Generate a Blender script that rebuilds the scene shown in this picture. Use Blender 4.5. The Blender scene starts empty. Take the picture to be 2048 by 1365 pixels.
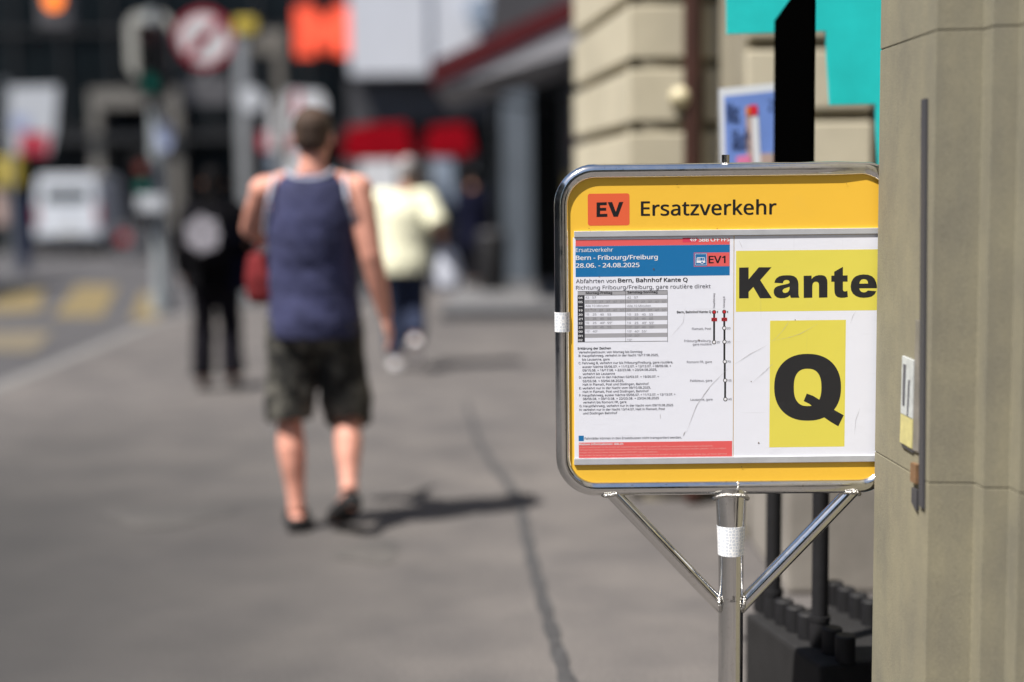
import bpy, bmesh, math, random
from mathutils import Vector, Matrix, Euler

random.seed(7)
R = math.radians
scene = bpy.context.scene
COL = scene.collection

# ------------------------------------------------------------------ camera
CAM_Z, LENS, PITCH, ROLL = 1.42, 50.0, 5.66, -0.65
FPX = LENS / 36.0 * 2048.0
cam_data = bpy.data.cameras.new("camera")
cam = bpy.data.objects.new("camera", cam_data)
COL.objects.link(cam)
cam_rot = Euler((R(90 - PITCH), 0, 0)).to_matrix() @ Matrix.Rotation(R(ROLL), 3, 'Z')
cam.matrix_world = Matrix.Translation((0, 0, CAM_Z)) @ cam_rot.to_4x4()
cam_data.lens = LENS
cam_data.sensor_width = 36.0
cam_data.clip_start = 0.05
cam_data.clip_end = 2000
cam_data.dof.use_dof = True
cam_data.dof.focus_distance = 3.227
cam_data.dof.aperture_fstop = 0.80
scene.camera = cam

# ------------------------------------------------------------------ sky, sun, exposure
SHADOW = Vector((0.82, 0.57, 0)).normalized()      # where shadows fall
EL = 59.0
world = bpy.data.worlds.new("World")
scene.world = world
world.use_nodes = True
wn = world.node_tree
bgn = wn.nodes["Background"]
sky = wn.nodes.new("ShaderNodeTexSky")
sky.sky_type = 'NISHITA'
sky.sun_disc = False
sky.sun_elevation = R(EL)
sky.sun_rotation = math.atan2(-SHADOW.x, -SHADOW.y)
wn.links.new(sky.outputs[0], bgn.inputs[0])
bgn.inputs[1].default_value = 0.075
sun_data = bpy.data.lights.new("sun", 'SUN')
sun_data.energy = 4.7
sun_data.angle = R(0.53)
sun_data.color = (1.0, 0.95, 0.88)
sun = bpy.data.objects.new("sun", sun_data)
COL.objects.link(sun)
sdir = Vector((SHADOW.x * math.cos(R(EL)), SHADOW.y * math.cos(R(EL)), -math.sin(R(EL))))
sun.rotation_euler = sdir.to_track_quat('-Z', 'Y').to_euler()
sun.location = (-6, -6, 14)
scene.view_settings.view_transform = 'Standard'
scene.view_settings.look = 'None'
scene.view_settings.gamma = 1.0
scene.view_settings.use_curve_mapping = False
scene.view_settings.exposure = 0.75
scene.render.engine = 'CYCLES'
scene.cycles.use_denoising = True
scene.cycles.max_bounces = 8

# ------------------------------------------------------------------ layout helpers
def ray(px, py):
    return cam_rot @ Vector(((px - 1024) / FPX, -(py - 682.5) / FPX, -1))
def at(px, py, Y):
    d = ray(px, py)
    return Vector((0, 0, CAM_Z)) + d * (Y / d.y)
def gnd(px, py, z=0.0):
    d = ray(px, py)
    return Vector((0, 0, CAM_Z)) + d * ((z - CAM_Z) / d.z)

# ------------------------------------------------------------------ materials
def mat(name, col, rough=0.6, metal=0.0, var=0.0, vscale=8.0, bump=0.0, bscale=60.0, spec=0.5, coat=0.0,
        emit=None, estr=0.0, col2=None, ramp=(0.35, 0.65), rvar=0.0, aniso=None):
    m = bpy.data.materials.new(name)
    m.use_nodes = True
    nt = m.node_tree
    b = nt.nodes["Principled BSDF"]
    b.inputs['Base Color'].default_value = (*col, 1)
    b.inputs['Roughness'].default_value = rough
    b.inputs['Metallic'].default_value = metal
    b.inputs['Specular IOR Level'].default_value = spec
    b.inputs['Coat Weight'].default_value = coat
    b.inputs['Coat Roughness'].default_value = 0.08
    if emit:
        b.inputs['Emission Color'].default_value = (*emit, 1)
        b.inputs['Emission Strength'].default_value = estr
    tc = nt.nodes.new("ShaderNodeTexCoord")
    def noise(scale, detail=5, rgh=0.6, vec=None):
        n = nt.nodes.new("ShaderNodeTexNoise")
        n.inputs['Scale'].default_value = scale
        n.inputs['Detail'].default_value = detail
        n.inputs['Roughness'].default_value = rgh
        nt.links.new(vec or tc.outputs['Object'], n.inputs['Vector'])
        return n
    if var > 0 or col2:
        n = noise(vscale)
        cr = nt.nodes.new("ShaderNodeValToRGB")
        cr.color_ramp.elements[0].position = ramp[0]
        cr.color_ramp.elements[1].position = ramp[1]
        c2 = col2 or tuple(min(1, c * (1 + var)) for c in col)
        c1 = col if col2 else tuple(c * (1 - var) for c in col)
        cr.color_ramp.elements[0].color = (*c1, 1)
        cr.color_ramp.elements[1].color = (*c2, 1)
        nt.links.new(n.outputs[0], cr.inputs[0])
        nt.links.new(cr.outputs[0], b.inputs['Base Color'])
    if rvar > 0:
        n = noise(vscale * 2)
        mr = nt.nodes.new("ShaderNodeMapRange")
        mr.inputs['To Min'].default_value = max(0.02, rough - rvar)
        mr.inputs['To Max'].default_value = rough + rvar
        nt.links.new(n.outputs[0], mr.inputs[0])
        nt.links.new(mr.outputs[0], b.inputs['Roughness'])
    if bump > 0:
        n = noise(bscale, 6)
        bp = nt.nodes.new("ShaderNodeBump")
        bp.inputs['Strength'].default_value = bump
        bp.inputs['Distance'].default_value = 0.01
        nt.links.new(n.outputs[0], bp.inputs['Height'])
        nt.links.new(bp.outputs[0], b.inputs['Normal'])
    m["nt"] = 1
    return m

def srgb(r, g, b, k=1.0):
    f = lambda c: ((c / 255) / 12.92 if c / 255 <= 0.04045 else (((c / 255) + 0.055) / 1.055) ** 2.4) * k
    return (f(r), f(g), f(b))

def asphalt(name, base, warm):
    m = mat(name, base, 0.92, spec=0.25)
    nt = m.node_tree; b = nt.nodes["Principled BSDF"]
    tc = [n for n in nt.nodes if n.type == 'TEX_COORD'][0]
    def nz(s, d):
        n = nt.nodes.new("ShaderNodeTexNoise"); n.inputs['Scale'].default_value = s; n.inputs['Detail'].default_value = d
        nt.links.new(tc.outputs['Object'], n.inputs['Vector']); return n
    big, mid, fine = nz(0.35, 4), nz(2.2, 6), nz(140, 2)
    def ramp(n, a, c0, d, c1):
        r = nt.nodes.new("ShaderNodeValToRGB")
        r.color_ramp.elements[0].position = a; r.color_ramp.elements[1].position = d
        r.color_ramp.elements[0].color = (*c0, 1); r.color_ramp.elements[1].color = (*c1, 1)
        nt.links.new(n.outputs[0], r.inputs[0]); return r
    r1 = ramp(big, 0.3, base, 0.7, warm)
    r2 = ramp(mid, 0.3, (0.72, 0.72, 0.74), 0.7, (1.1, 1.08, 1.06))
    r3 = ramp(fine, 0.35, (0.6, 0.6, 0.6), 0.68, (1.3, 1.3, 1.28))
    prev = r1.outputs[0]
    for r in (r2, r3):
        mx = nt.nodes.new("ShaderNodeMix"); mx.data_type = 'RGBA'; mx.blend_type = 'MULTIPLY'
        mx.inputs[0].default_value = 1.0
        nt.links.new(prev, mx.inputs[6]); nt.links.new(r.outputs[0], mx.inputs[7]); prev = mx.outputs[2]
    nt.links.new(prev, b.inputs['Base Color'])
    bp = nt.nodes.new("ShaderNodeBump"); bp.inputs['Strength'].default_value = 0.5; bp.inputs['Distance'].default_value = 0.004
    nt.links.new(fine.outputs[0], bp.inputs['Height']); nt.links.new(bp.outputs[0], b.inputs['Normal'])
    return m

def steel(name, col, rough):
    m = mat(name, col, rough, metal=1.0)
    nt = m.node_tree; b = nt.nodes["Principled BSDF"]
    tc = [n for n in nt.nodes if n.type == 'TEX_COORD'][0]
    n1 = nt.nodes.new("ShaderNodeTexNoise"); n1.inputs['Scale'].default_value = 55; n1.inputs['Detail'].default_value = 8
    nt.links.new(tc.outputs['Object'], n1.inputs['Vector'])
    mr = nt.nodes.new("ShaderNodeMapRange"); mr.inputs['From Min'].default_value = 0.35; mr.inputs['From Max'].default_value = 0.75
    mr.inputs['To Min'].default_value = rough * 0.7; mr.inputs['To Max'].default_value = rough * 2.0
    nt.links.new(n1.outputs[0], mr.inputs[0]); nt.links.new(mr.outputs[0], b.inputs['Roughness'])
    n2 = nt.nodes.new("ShaderNodeTexNoise"); n2.inputs['Scale'].default_value = 320; n2.inputs['Detail'].default_value = 3
    nt.links.new(tc.outputs['Object'], n2.inputs['Vector'])
    r = nt.nodes.new("ShaderNodeValToRGB")
    r.color_ramp.elements[0].position = 0.62; r.color_ramp.elements[0].color = (*col, 1)
    r.color_ramp.elements[1].position = 0.78; r.color_ramp.elements[1].color = (col[0] * .55, col[1] * .5, col[2] * .45, 1)
    nt.links.new(n2.outputs[0], r.inputs[0]); nt.links.new(r.outputs[0], b.inputs['Base Color'])
    bp = nt.nodes.new("ShaderNodeBump"); bp.inputs['Strength'].default_value = 0.06; bp.inputs['Distance'].default_value = 0.002
    nt.links.new(n1.outputs[0], bp.inputs['Height']); nt.links.new(bp.outputs[0], b.inputs['Normal'])
    return m

def worn_print(name, col, scratch, amount=0.5):
    """printed sheet behind a scuffed clear cover"""
    m = mat(name, col, 0.5, spec=0.4, coat=0.35, bump=0.12, bscale=7)
    nt = m.node_tree; b = nt.nodes["Principled BSDF"]
    b.inputs['Coat Roughness'].default_value = 0.22
    tc = [n for n in nt.nodes if n.type == 'TEX_COORD'][0]
    prev = None
    for k, (rot, sc, lo, hi) in enumerate(((0.7, (9, 9, 160), .66, .74), (-0.9, (8, 8, 210), .68, .75), (0.1, (140, 140, 6), .70, .78), (0, (26, 26, 26), .60, .85))):
        mp = nt.nodes.new("ShaderNodeMapping"); mp.inputs['Rotation'].default_value = (0, rot, 0); mp.inputs['Scale'].default_value = sc
        nt.links.new(tc.outputs['Object'], mp.inputs[0])
        n = nt.nodes.new("ShaderNodeTexNoise"); n.inputs['Scale'].default_value = 1.0; n.inputs['Detail'].default_value = 3
        nt.links.new(mp.outputs[0], n.inputs['Vector'])
        r = nt.nodes.new("ShaderNodeMapRange"); r.inputs['From Min'].default_value = lo; r.inputs['From Max'].default_value = hi
        r.inputs['To Max'].default_value = amount * (0.35 if k < 3 else 0.25)
        nt.links.new(n.outputs[0], r.inputs[0])
        if prev is None: prev = r.outputs[0]
        else:
            a = nt.nodes.new("ShaderNodeMath"); a.operation = 'MAXIMUM'
            nt.links.new(prev, a.inputs[0]); nt.links.new(r.outputs[0], a.inputs[1]); prev = a.outputs[0]
    mx = nt.nodes.new("ShaderNodeMix"); mx.data_type = 'RGBA'
    nt.links.new(prev, mx.inputs[0])
    mx.inputs[6].default_value = (*col, 1); mx.inputs[7].default_value = (*scratch, 1)
    nt.links.new(mx.outputs[2], b.inputs['Base Color'])
    return m

def honeycomb(name):
    m = mat(name, (0.8, 0.82, 0.85), 0.35, spec=0.6)
    nt = m.node_tree; b = nt.nodes["Principled BSDF"]
    tc = [n for n in nt.nodes if n.type == 'TEX_COORD'][0]
    v = nt.nodes.new("ShaderNodeTexVoronoi"); v.feature = 'DISTANCE_TO_EDGE'; v.inputs['Scale'].default_value = 230; v.inputs['Randomness'].default_value = 0.5
    nt.links.new(tc.outputs['Object'], v.inputs['Vector'])
    r = nt.nodes.new("ShaderNodeValToRGB")
    r.color_ramp.elements[0].position = 0.06; r.color_ramp.elements[0].color = (0.92, 0.92, 0.92, 1)
    r.color_ramp.elements[1].position = 0.16; r.color_ramp.elements[1].color = (0.62, 0.66, 0.72, 1)
    nt.links.new(v.outputs['Distance'], r.inputs[0]); nt.links.new(r.outputs[0], b.inputs['Base Color'])
    return m

def streaked(name, a, b_):
    """sandstone with run marks down the face, pores and grimy spots"""
    m = mat(name, a, 0.92, spec=0.2)
    nt = m.node_tree; b = nt.nodes["Principled BSDF"]
    tc = [n for n in nt.nodes if n.type == 'TEX_COORD'][0]
    def nz(sc, det):
        mp = nt.nodes.new("ShaderNodeMapping"); mp.inputs['Scale'].default_value = sc; nt.links.new(tc.outputs['Object'], mp.inputs[0])
        n = nt.nodes.new("ShaderNodeTexNoise"); n.inputs['Scale'].default_value = 1.0; n.inputs['Detail'].default_value = det; n.inputs['Roughness'].default_value = .65
        nt.links.new(mp.outputs[0], n.inputs['Vector']); return n
    def rp(n, p0, c0, p1, c1):
        r = nt.nodes.new("ShaderNodeValToRGB"); e = r.color_ramp.elements
        e[0].position, e[1].position = p0, p1; e[0].color, e[1].color = (*c0, 1), (*c1, 1)
        nt.links.new(n.outputs[0], r.inputs[0]); return r
    n1, n2, n3 = nz((6, 6, 0.8), 4), nz((7, 7, 5), 6), nz((300, 300, 300), 2)
    prev = rp(n1, .36, b_, .62, a).outputs[0]
    for r in (rp(n2, .34, (.84, .84, .86), .62, (1.05, 1.04, 1.0)), rp(n3, .3, (.82, .82, .82), .7, (1.1, 1.1, 1.1))):
        mx = nt.nodes.new("ShaderNodeMix"); mx.data_type = 'RGBA'; mx.blend_type = 'MULTIPLY'; mx.inputs[0].default_value = 1
        nt.links.new(prev, mx.inputs[6]); nt.links.new(r.outputs[0], mx.inputs[7]); prev = mx.outputs[2]
    nt.links.new(prev, b.inputs['Base Color'])
    bp = nt.nodes.new("ShaderNodeBump"); bp.inputs['Strength'].default_value = 0.25; bp.inputs['Distance'].default_value = 0.003
    nt.links.new(n3.outputs[0], bp.inputs['Height']); nt.links.new(bp.outputs[0], b.inputs['Normal'])
    return m

M = {}
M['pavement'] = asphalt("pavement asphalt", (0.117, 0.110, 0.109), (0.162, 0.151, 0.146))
def painted_vignette(m, centre, rad, dark):
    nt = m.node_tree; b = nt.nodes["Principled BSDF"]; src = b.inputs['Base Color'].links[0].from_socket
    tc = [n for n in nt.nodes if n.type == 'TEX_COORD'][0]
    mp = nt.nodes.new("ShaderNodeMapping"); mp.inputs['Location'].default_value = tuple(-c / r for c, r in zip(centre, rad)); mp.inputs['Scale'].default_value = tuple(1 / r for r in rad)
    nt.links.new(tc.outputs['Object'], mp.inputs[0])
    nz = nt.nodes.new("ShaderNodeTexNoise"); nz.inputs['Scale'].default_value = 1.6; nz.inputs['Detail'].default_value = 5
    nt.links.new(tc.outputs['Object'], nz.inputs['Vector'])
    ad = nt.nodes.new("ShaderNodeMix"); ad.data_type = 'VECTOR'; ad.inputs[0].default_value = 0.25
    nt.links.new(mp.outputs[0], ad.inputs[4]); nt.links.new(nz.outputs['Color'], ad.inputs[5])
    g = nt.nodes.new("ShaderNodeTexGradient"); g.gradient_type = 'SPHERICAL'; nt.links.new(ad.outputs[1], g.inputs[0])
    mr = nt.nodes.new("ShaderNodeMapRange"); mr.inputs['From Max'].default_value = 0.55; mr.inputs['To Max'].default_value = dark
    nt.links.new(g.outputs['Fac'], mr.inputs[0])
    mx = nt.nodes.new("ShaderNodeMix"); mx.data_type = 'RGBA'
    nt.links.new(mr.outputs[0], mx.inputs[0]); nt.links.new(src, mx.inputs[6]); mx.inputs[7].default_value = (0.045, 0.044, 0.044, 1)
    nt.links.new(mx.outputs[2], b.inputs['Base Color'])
painted_vignette(M['pavement'], (-2.7, 4.4, 0), (2.5, 5.2, 5), 0.9)  # lens vignetting painted into the near left pavement colour
M['road'] = asphalt("road asphalt", (0.078, 0.077, 0.084), (0.10, 0.098, 0.102))
M['tar'] = mat("tar", (0.050, 0.049, 0.051), 0.75, var=0.3, vscale=20, bump=0.3)
M['patch'] = asphalt("darker asphalt", (0.085, 0.082, 0.081), (0.115, 0.11, 0.107))
M['kerb'] = mat("kerb granite", (0.17, 0.165, 0.16), 0.85, var=0.25, vscale=25, bump=0.3)
M['yellow_paint'] = mat("yellow road paint", (0.19, 0.14, 0.05), 0.85, col2=(0.11, 0.094, 0.066), vscale=5, ramp=(0.40, 0.75), bump=0.2)
M['worn_paint'] = mat("worn yellow road paint", (0.17, 0.135, 0.075), 0.85, col2=(0.11, 0.1, 0.085), vscale=7, bump=0.2)
M['steel'] = steel("polished stainless tube", (0.78, 0.77, 0.75), 0.11)
M['weld'] = mat("weld bead", (0.62, 0.6, 0.57), 0.32, metal=1, bump=0.5, bscale=350)
M['alu'] = mat("anodised aluminium", (0.60, 0.62, 0.66), 0.45, metal=0.35, var=0.06, vscale=30, bump=0.03, bscale=300)
M['sign_yellow'] = worn_print("sign yellow", (0.93, 0.555, 0.05), (0.75, 0.48, 0.12), 0.3)
M['ev_red'] = mat("signal red print", (0.80, 0.125, 0.045), 0.5)
M['paper'] = worn_print("white paper under scuffed film", (0.84, 0.86, 0.95), (0.46, 0.46, 0.50), 0.6)
M['paper_edge'] = mat("white film edge", (0.84, 0.84, 0.88), 0.4)
M['kante_yellow'] = worn_print("lemon yellow print", (0.79, 0.70, 0.10), (0.5, 0.47, 0.2), 0.6)
M['print_black'] = worn_print("black print under film", (0.018, 0.018, 0.02), (0.18, 0.18, 0.19), 0.45)
M['ink_black'] = mat("black lettering", (0.006, 0.006, 0.008), 0.5)
M['ink_grey'] = mat("grey fine print", (0.10, 0.10, 0.12), 0.6)
M['ink_light'] = mat("pale fine print", (0.26, 0.26, 0.29), 0.6)
M['table_grey'] = mat("table grey", (0.38, 0.38, 0.41), 0.6)
M['table_dark'] = mat("table dark", (0.022, 0.022, 0.03), 0.6)
M['sheet_blue'] = worn_print("sheet blue", (0.006, 0.165, 0.42), (0.12, 0.32, 0.55), 0.55)
M['sheet_red'] = worn_print("sheet red", (0.80, 0.12, 0.12), (0.8, 0.3, 0.3), 0.4)
M['sheet_pink'] = mat("sheet crimson", (0.76, 0.05, 0.11), 0.5)
M['ink_white'] = mat("white lettering", (0.85, 0.86, 0.9), 0.5)
M['ink_pale'] = mat("pale lettering", (0.85, 0.45, 0.42), 0.5)
M['dot_red'] = mat("red stop dot", (0.55, 0.02, 0.03), 0.5)
M['scratch'] = mat("scuff mark", (0.50, 0.49, 0.50), 0.7)
M['dirt'] = mat("dirt speck", (0.12, 0.075, 0.035), 0.9)
M['tape'] = honeycomb("reflective honeycomb tape")
M['pillar'] = streaked("grey sandstone", (0.268, 0.248, 0.180), (0.232, 0.219, 0.168))
M['mortar'] = mat("dark mortar", (0.20, 0.185, 0.15), 0.95, var=0.3, vscale=60)
M['stone'] = mat("pale sandstone", (0.52, 0.475, 0.36), 0.9, var=0.10, vscale=1.6, bump=0.3, bscale=60, spec=0.2)
M['stone_low'] = mat("weathered sandstone", (0.27, 0.25, 0.225), 0.92, var=0.2, vscale=2.2, bump=0.3, spec=0.2)
M['joint'] = mat("recessed joint stone", (0.30, 0.27, 0.20), 0.95, var=0.12, vscale=4)
M['pipe'] = mat("brown downpipe paint", (0.045, 0.017, 0.012), 0.45, var=0.2, vscale=6)
M['cream'] = mat("cream enamel", (0.55, 0.49, 0.32), 0.4)
M['black_metal'] = mat("black powder coat", (0.007, 0.007, 0.009), 0.65, var=0.2, vscale=30, bump=0.1, bscale=400)
M['black_box'] = mat("charcoal plastic", (0.010, 0.0096, 0.0102), 0.8, var=0.25, vscale=9, bump=0.25, bscale=180)
M['deep_black'] = mat("matt black panel", (0.0008, 0.0008, 0.0008), 1.0, spec=0.0)
M['turquoise'] = mat("turquoise paint", (0.022, 0.64, 0.63), 0.4, var=0.07, vscale=6, bump=0.15, bscale=5)
M['poster_blue'] = mat("poster blue", (0.17, 0.28, 0.68), 0.5, var=0.06, vscale=10)
M['poster_white'] = mat("poster white", (0.75, 0.77, 0.82), 0.5)
M['poster_ink'] = mat("poster ink", (0.03, 0.05, 0.14), 0.5)
M['poster_red'] = mat("poster red", (0.70, 0.02, 0.04), 0.5)
M['poster_orange'] = mat("poster orange", (0.75, 0.25, 0.03), 0.5)
M['poster_tan'] = mat("poster tan", (0.50, 0.36, 0.32), 0.5)
M['poster_pink'] = mat("poster pink", (0.78, 0.22, 0.42), 0.5)
M['poster_green'] = mat("poster green", (0.02, 0.28, 0.22), 0.5)
M['strip_metal'] = mat("weathered metal strip", (0.30, 0.28, 0.27), 0.5, metal=0.4, col2=(0.20, 0.19, 0.18), vscale=18)
M['strip_dark'] = mat("dark rubber seal", (0.05, 0.05, 0.058), 0.7)
M['rust'] = mat("rust stain", (0.19, 0.105, 0.05), 0.8, var=0.2, vscale=60)
M['sticker'] = mat("pale sticker", (0.50, 0.53, 0.54), 0.5, var=0.12, vscale=60)
M['sticker_yellow'] = mat("faded yellow sticker", (0.55, 0.50, 0.22), 0.5, var=0.1, vscale=60)
M['dark_wall'] = mat("dark cladding", (0.007, 0.0085, 0.010), 0.8, var=0.3, vscale=0.6, spec=0.15)
M['dark_glass'] = mat("dark glass", (0.004, 0.0065, 0.008), 0.3, spec=0.2, var=0.3, vscale=1.2)
M['mullion'] = mat("dark mullion", (0.012, 0.013, 0.015), 0.6)
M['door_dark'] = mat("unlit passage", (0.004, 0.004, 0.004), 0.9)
M['grey_frame'] = mat("grey concrete frame", (0.15, 0.14, 0.125), 0.85, var=0.15, vscale=3)
M['white_wall'] = mat("pale grey render", (0.58, 0.60, 0.65), 0.8, var=0.04, vscale=1.0)
M['fascia'] = mat("charcoal fascia", (0.05, 0.05, 0.057), 0.6, var=0.2, vscale=1.5)
M['grey_pillar'] = mat("blue grey pillar paint", (0.115, 0.14, 0.175), 0.7, var=0.1, vscale=2)
M['step'] = mat("grey stone step", (0.13, 0.13, 0.135), 0.85, var=0.15, vscale=4)
M['step_dark'] = mat("dark step edging", (0.025, 0.028, 0.038), 0.7)
M['orange'] = mat("orange sign letter", (0.85, 0.085, 0.035), 0.5, emit=(1.0, 0.11, 0.045), estr=0.25)
M['awning'] = mat("dark red awning cloth", (0.075, 0.002, 0.006), 0.95, var=0.15, vscale=4)
M['awning_under'] = mat("grey awning lining", (0.35, 0.35, 0.38), 0.85)
M['red_cloth'] = mat("red stall cloth", (0.27, 0.001, 0.008), 0.95, var=0.12, vscale=3, spec=0.1)
M['white_cloth'] = mat("white stall panel", (0.66, 0.68, 0.72), 0.8, var=0.06, vscale=3)
M['blue_panel'] = mat("pale blue panel", (0.25, 0.31, 0.40), 0.7, var=0.1, vscale=3)
M['grey_metal'] = mat("galvanised steel", (0.36, 0.38, 0.40), 0.5, metal=0.5, var=0.12, vscale=6)
M['pole_grey'] = mat("grey painted mast", (0.30, 0.33, 0.35), 0.6, var=0.12, vscale=5)
M['signal_black'] = mat("signal housing black", (0.008, 0.008, 0.009), 0.5)
M['board_pale'] = mat("pale backboard", (0.40, 0.40, 0.37), 0.6)
M['green_lens'] = mat("lit green lens", (0.0, 0.07, 0.055), 0.3, emit=(0.0, 0.55, 0.40), estr=0.06)
M['amber_lens'] = mat("lit amber lens", (0.6, 0.15, 0.02), 0.3, emit=(1.0, 0.22, 0.03), estr=1.0)
M['red_lens'] = mat("red lens", (0.14, 0.02, 0.01), 0.3)
M['off_lens'] = mat("unlit lens", (0.05, 0.045, 0.03), 0.3)
M['sign_red'] = mat("traffic sign red", (0.32, 0.012, 0.03), 0.5)
M['sign_white'] = mat("traffic sign white", (0.68, 0.68, 0.70), 0.5)
M['sign_dark'] = mat("traffic sign arrow", (0.16, 0.15, 0.16), 0.5)
M['plate_dark'] = mat("dull supplementary plate", (0.085, 0.085, 0.095), 0.6, var=0.2, vscale=8)
M['yellow_box'] = mat("yellow enamel", (0.55, 0.42, 0.05), 0.5)
M['banner_red'] = mat("banner red", (0.45, 0.03, 0.06), 0.7)
M['banner_pink'] = mat("banner pink", (0.62, 0.30, 0.34), 0.7)
M['banner_blue'] = mat("banner pale blue", (0.34, 0.40, 0.60), 0.7)
M['banner_white'] = mat("banner white", (0.52, 0.55, 0.60), 0.7)
M['van_white'] = mat("white van paint", (0.70, 0.73, 0.78), 0.3, coat=0.5, var=0.04, vscale=2)
M['van_glass'] = mat("van window glass", (0.01, 0.02, 0.022), 0.1)
M['tyre'] = mat("tyre rubber", (0.012, 0.012, 0.012), 0.85)
M['rim'] = mat("wheel rim", (0.35, 0.35, 0.36), 0.4, metal=0.8)
M['bumper'] = mat("black bumper", (0.03, 0.03, 0.033), 0.7)
M['tail'] = mat("tail lamp red", (0.35, 0.01, 0.01), 0.2)
M['plate'] = mat("number plate", (0.7, 0.7, 0.66), 0.5)
M['skin'] = mat("skin sunburnt", (0.66, 0.31, 0.23), 0.6, var=0.18, vscale=9)
M['skin2'] = mat("skin", (0.48, 0.25, 0.17), 0.55, var=0.10, vscale=7)
M['hair'] = mat("brown hair", (0.055, 0.03, 0.018), 0.75, var=0.35, vscale=40, bump=0.5, bscale=140)
M['hair_black'] = mat("black hair", (0.004, 0.0035, 0.004), 0.85, bump=0.5, bscale=140, spec=0.15)
M['hair_grey'] = mat("grey hair", (0.32, 0.30, 0.30), 0.8, bump=0.5, bscale=140)
M['navy_shirt'] = mat("navy jersey", (0.031, 0.035, 0.092), 0.9, var=0.2, vscale=5, bump=1.0, bscale=7)
M['trim'] = mat("pale trim", (0.45, 0.48, 0.58), 0.8)
M['camo'] = mat("dark camouflage cloth", (0.012, 0.012, 0.011), 0.9, col2=(0.12, 0.115, 0.098), vscale=11, ramp=(0.46, 0.60), bump=0.25, bscale=30)
M['shoe_black'] = mat("black rubber", (0.008, 0.008, 0.009), 0.7)
M['black_cloth'] = mat("black cloth", (0.0035, 0.0035, 0.005), 0.95, var=0.2, vscale=8, bump=0.3, bscale=30, spec=0.1)
M['dark_trouser'] = mat("charcoal trousers", (0.008, 0.0075, 0.011), 0.95, var=0.2, vscale=8, bump=0.3, bscale=30, spec=0.1)
M['print_white'] = mat("white backpack print", (0.30, 0.29, 0.33), 0.85, var=0.4, vscale=20)
M['pale_yellow'] = mat("pale yellow jersey", (0.90, 0.89, 0.66), 0.85, var=0.05, vscale=5, bump=0.3, bscale=25)
M['jeans'] = mat("dark jeans", (0.010, 0.018, 0.048), 0.9, var=0.2, vscale=10)
M['white_shoe'] = mat("white shoe", (0.85, 0.83, 0.85), 0.5)
M['white_bag'] = mat("white carrier bag", (0.58, 0.61, 0.70), 0.6, var=0.06, vscale=10, bump=0.3, bscale=30)
M['red_bag'] = mat("red cloth bag", (0.15, 0.006, 0.009), 0.9, var=0.12, vscale=12, bump=0.3, bscale=30)
M['navy_coat'] = mat("dark navy coat", (0.005, 0.006, 0.018), 0.95, var=0.2, vscale=6, spec=0.1)
M['blue_case'] = mat("dark blue pillar enamel", (0.012, 0.022, 0.06), 0.5)

# ------------------------------------------------------------------ mesh helpers
def link(name, me, m=None, parent=None, loc=None):
    o = bpy.data.objects.new(name, me)
    COL.objects.link(o)
    if m is not None:
        me.materials.clear(); me.materials.append(M[m])
    if parent is not None: o.parent = parent
    if loc is not None: o.location = loc
    return o
def from_bm(name, bm, m, parent=None, smooth=False, bevel=0.0):
    bmesh.ops.remove_doubles(bm, verts=bm.verts, dist=1e-6)
    if bevel > 0:
        bmesh.ops.bevel(bm, geom=[e for e in bm.edges if e.calc_face_angle(0) > 0.6], offset=bevel, segments=2, affect='EDGES', profile=0.6)
    bmesh.ops.recalc_face_normals(bm, faces=bm.faces)
    me = bpy.data.meshes.new(name)
    bm.to_mesh(me); bm.free()
    if smooth:
        for p in me.polygons: p.use_smooth = True
    return link(name, me, m, parent)
def tag(o, label=None, cat=None, group=None, kind=None):
    for k, v in (('label', label), ('category', cat), ('group', group), ('kind', kind)):
        if v: o[k] = v
    return o
def thing(name, label, cat, loc=(0, 0, 0), rz=0.0, group=None):
    o = bpy.data.objects.new(name, None)
    o.empty_display_size = 0.1
    COL.objects.link(o); o.location = loc; o.rotation_euler = (0, 0, rz)
    return tag(o, label, cat, group)
def bm_box(bm, lo, hi, mx=None):
    r = bmesh.ops.create_cube(bm, size=1.0)
    lo, hi = Vector(lo), Vector(hi)
    T = Matrix.Translation((lo + hi) / 2) @ Matrix.Diagonal((*(hi - lo), 1))
    bmesh.ops.transform(bm, matrix=(mx @ T) if mx else T, verts=r['verts'])
def box(name, lo, hi, m, parent=None, bevel=0.0, mx=None):
    bm = bmesh.new(); bm_box(bm, lo, hi, mx)
    return from_bm(name, bm, m, parent, bevel=bevel)
def bm_prism(bm, pts, off):
    """polygon given as 3-D points, extruded by vector off"""
    off = Vector(off)
    a = [bm.verts.new(p) for p in pts]; b = [bm.verts.new(Vector(p) + off) for p in pts]
    n = len(pts)
    bm.faces.new(a); bm.faces.new(list(reversed(b)))
    for i in range(n): bm.faces.new((a[i], b[i], b[(i + 1) % n], a[(i + 1) % n]))
def prism(name, pts, off, m, parent=None, bevel=0.0):
    bm = bmesh.new(); bm_prism(bm, pts, off)
    return from_bm(name, bm, m, parent, bevel=bevel)
def sweep_rings(bm, rings, closed=False, cap=True):
    vr = [[bm.verts.new(p) for p in r] for r in rings]
    n = len(vr[0]); L = len(vr)
    for i in range(L if closed else L - 1):
        a, b = vr[i], vr[(i + 1) % L]
        for k in range(n):
            bm.faces.new((a[k], a[(k + 1) % n], b[(k + 1) % n], b[k]))
    if cap and not closed:
        bm.faces.new(list(reversed(vr[0]))); bm.faces.new(vr[-1])
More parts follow.
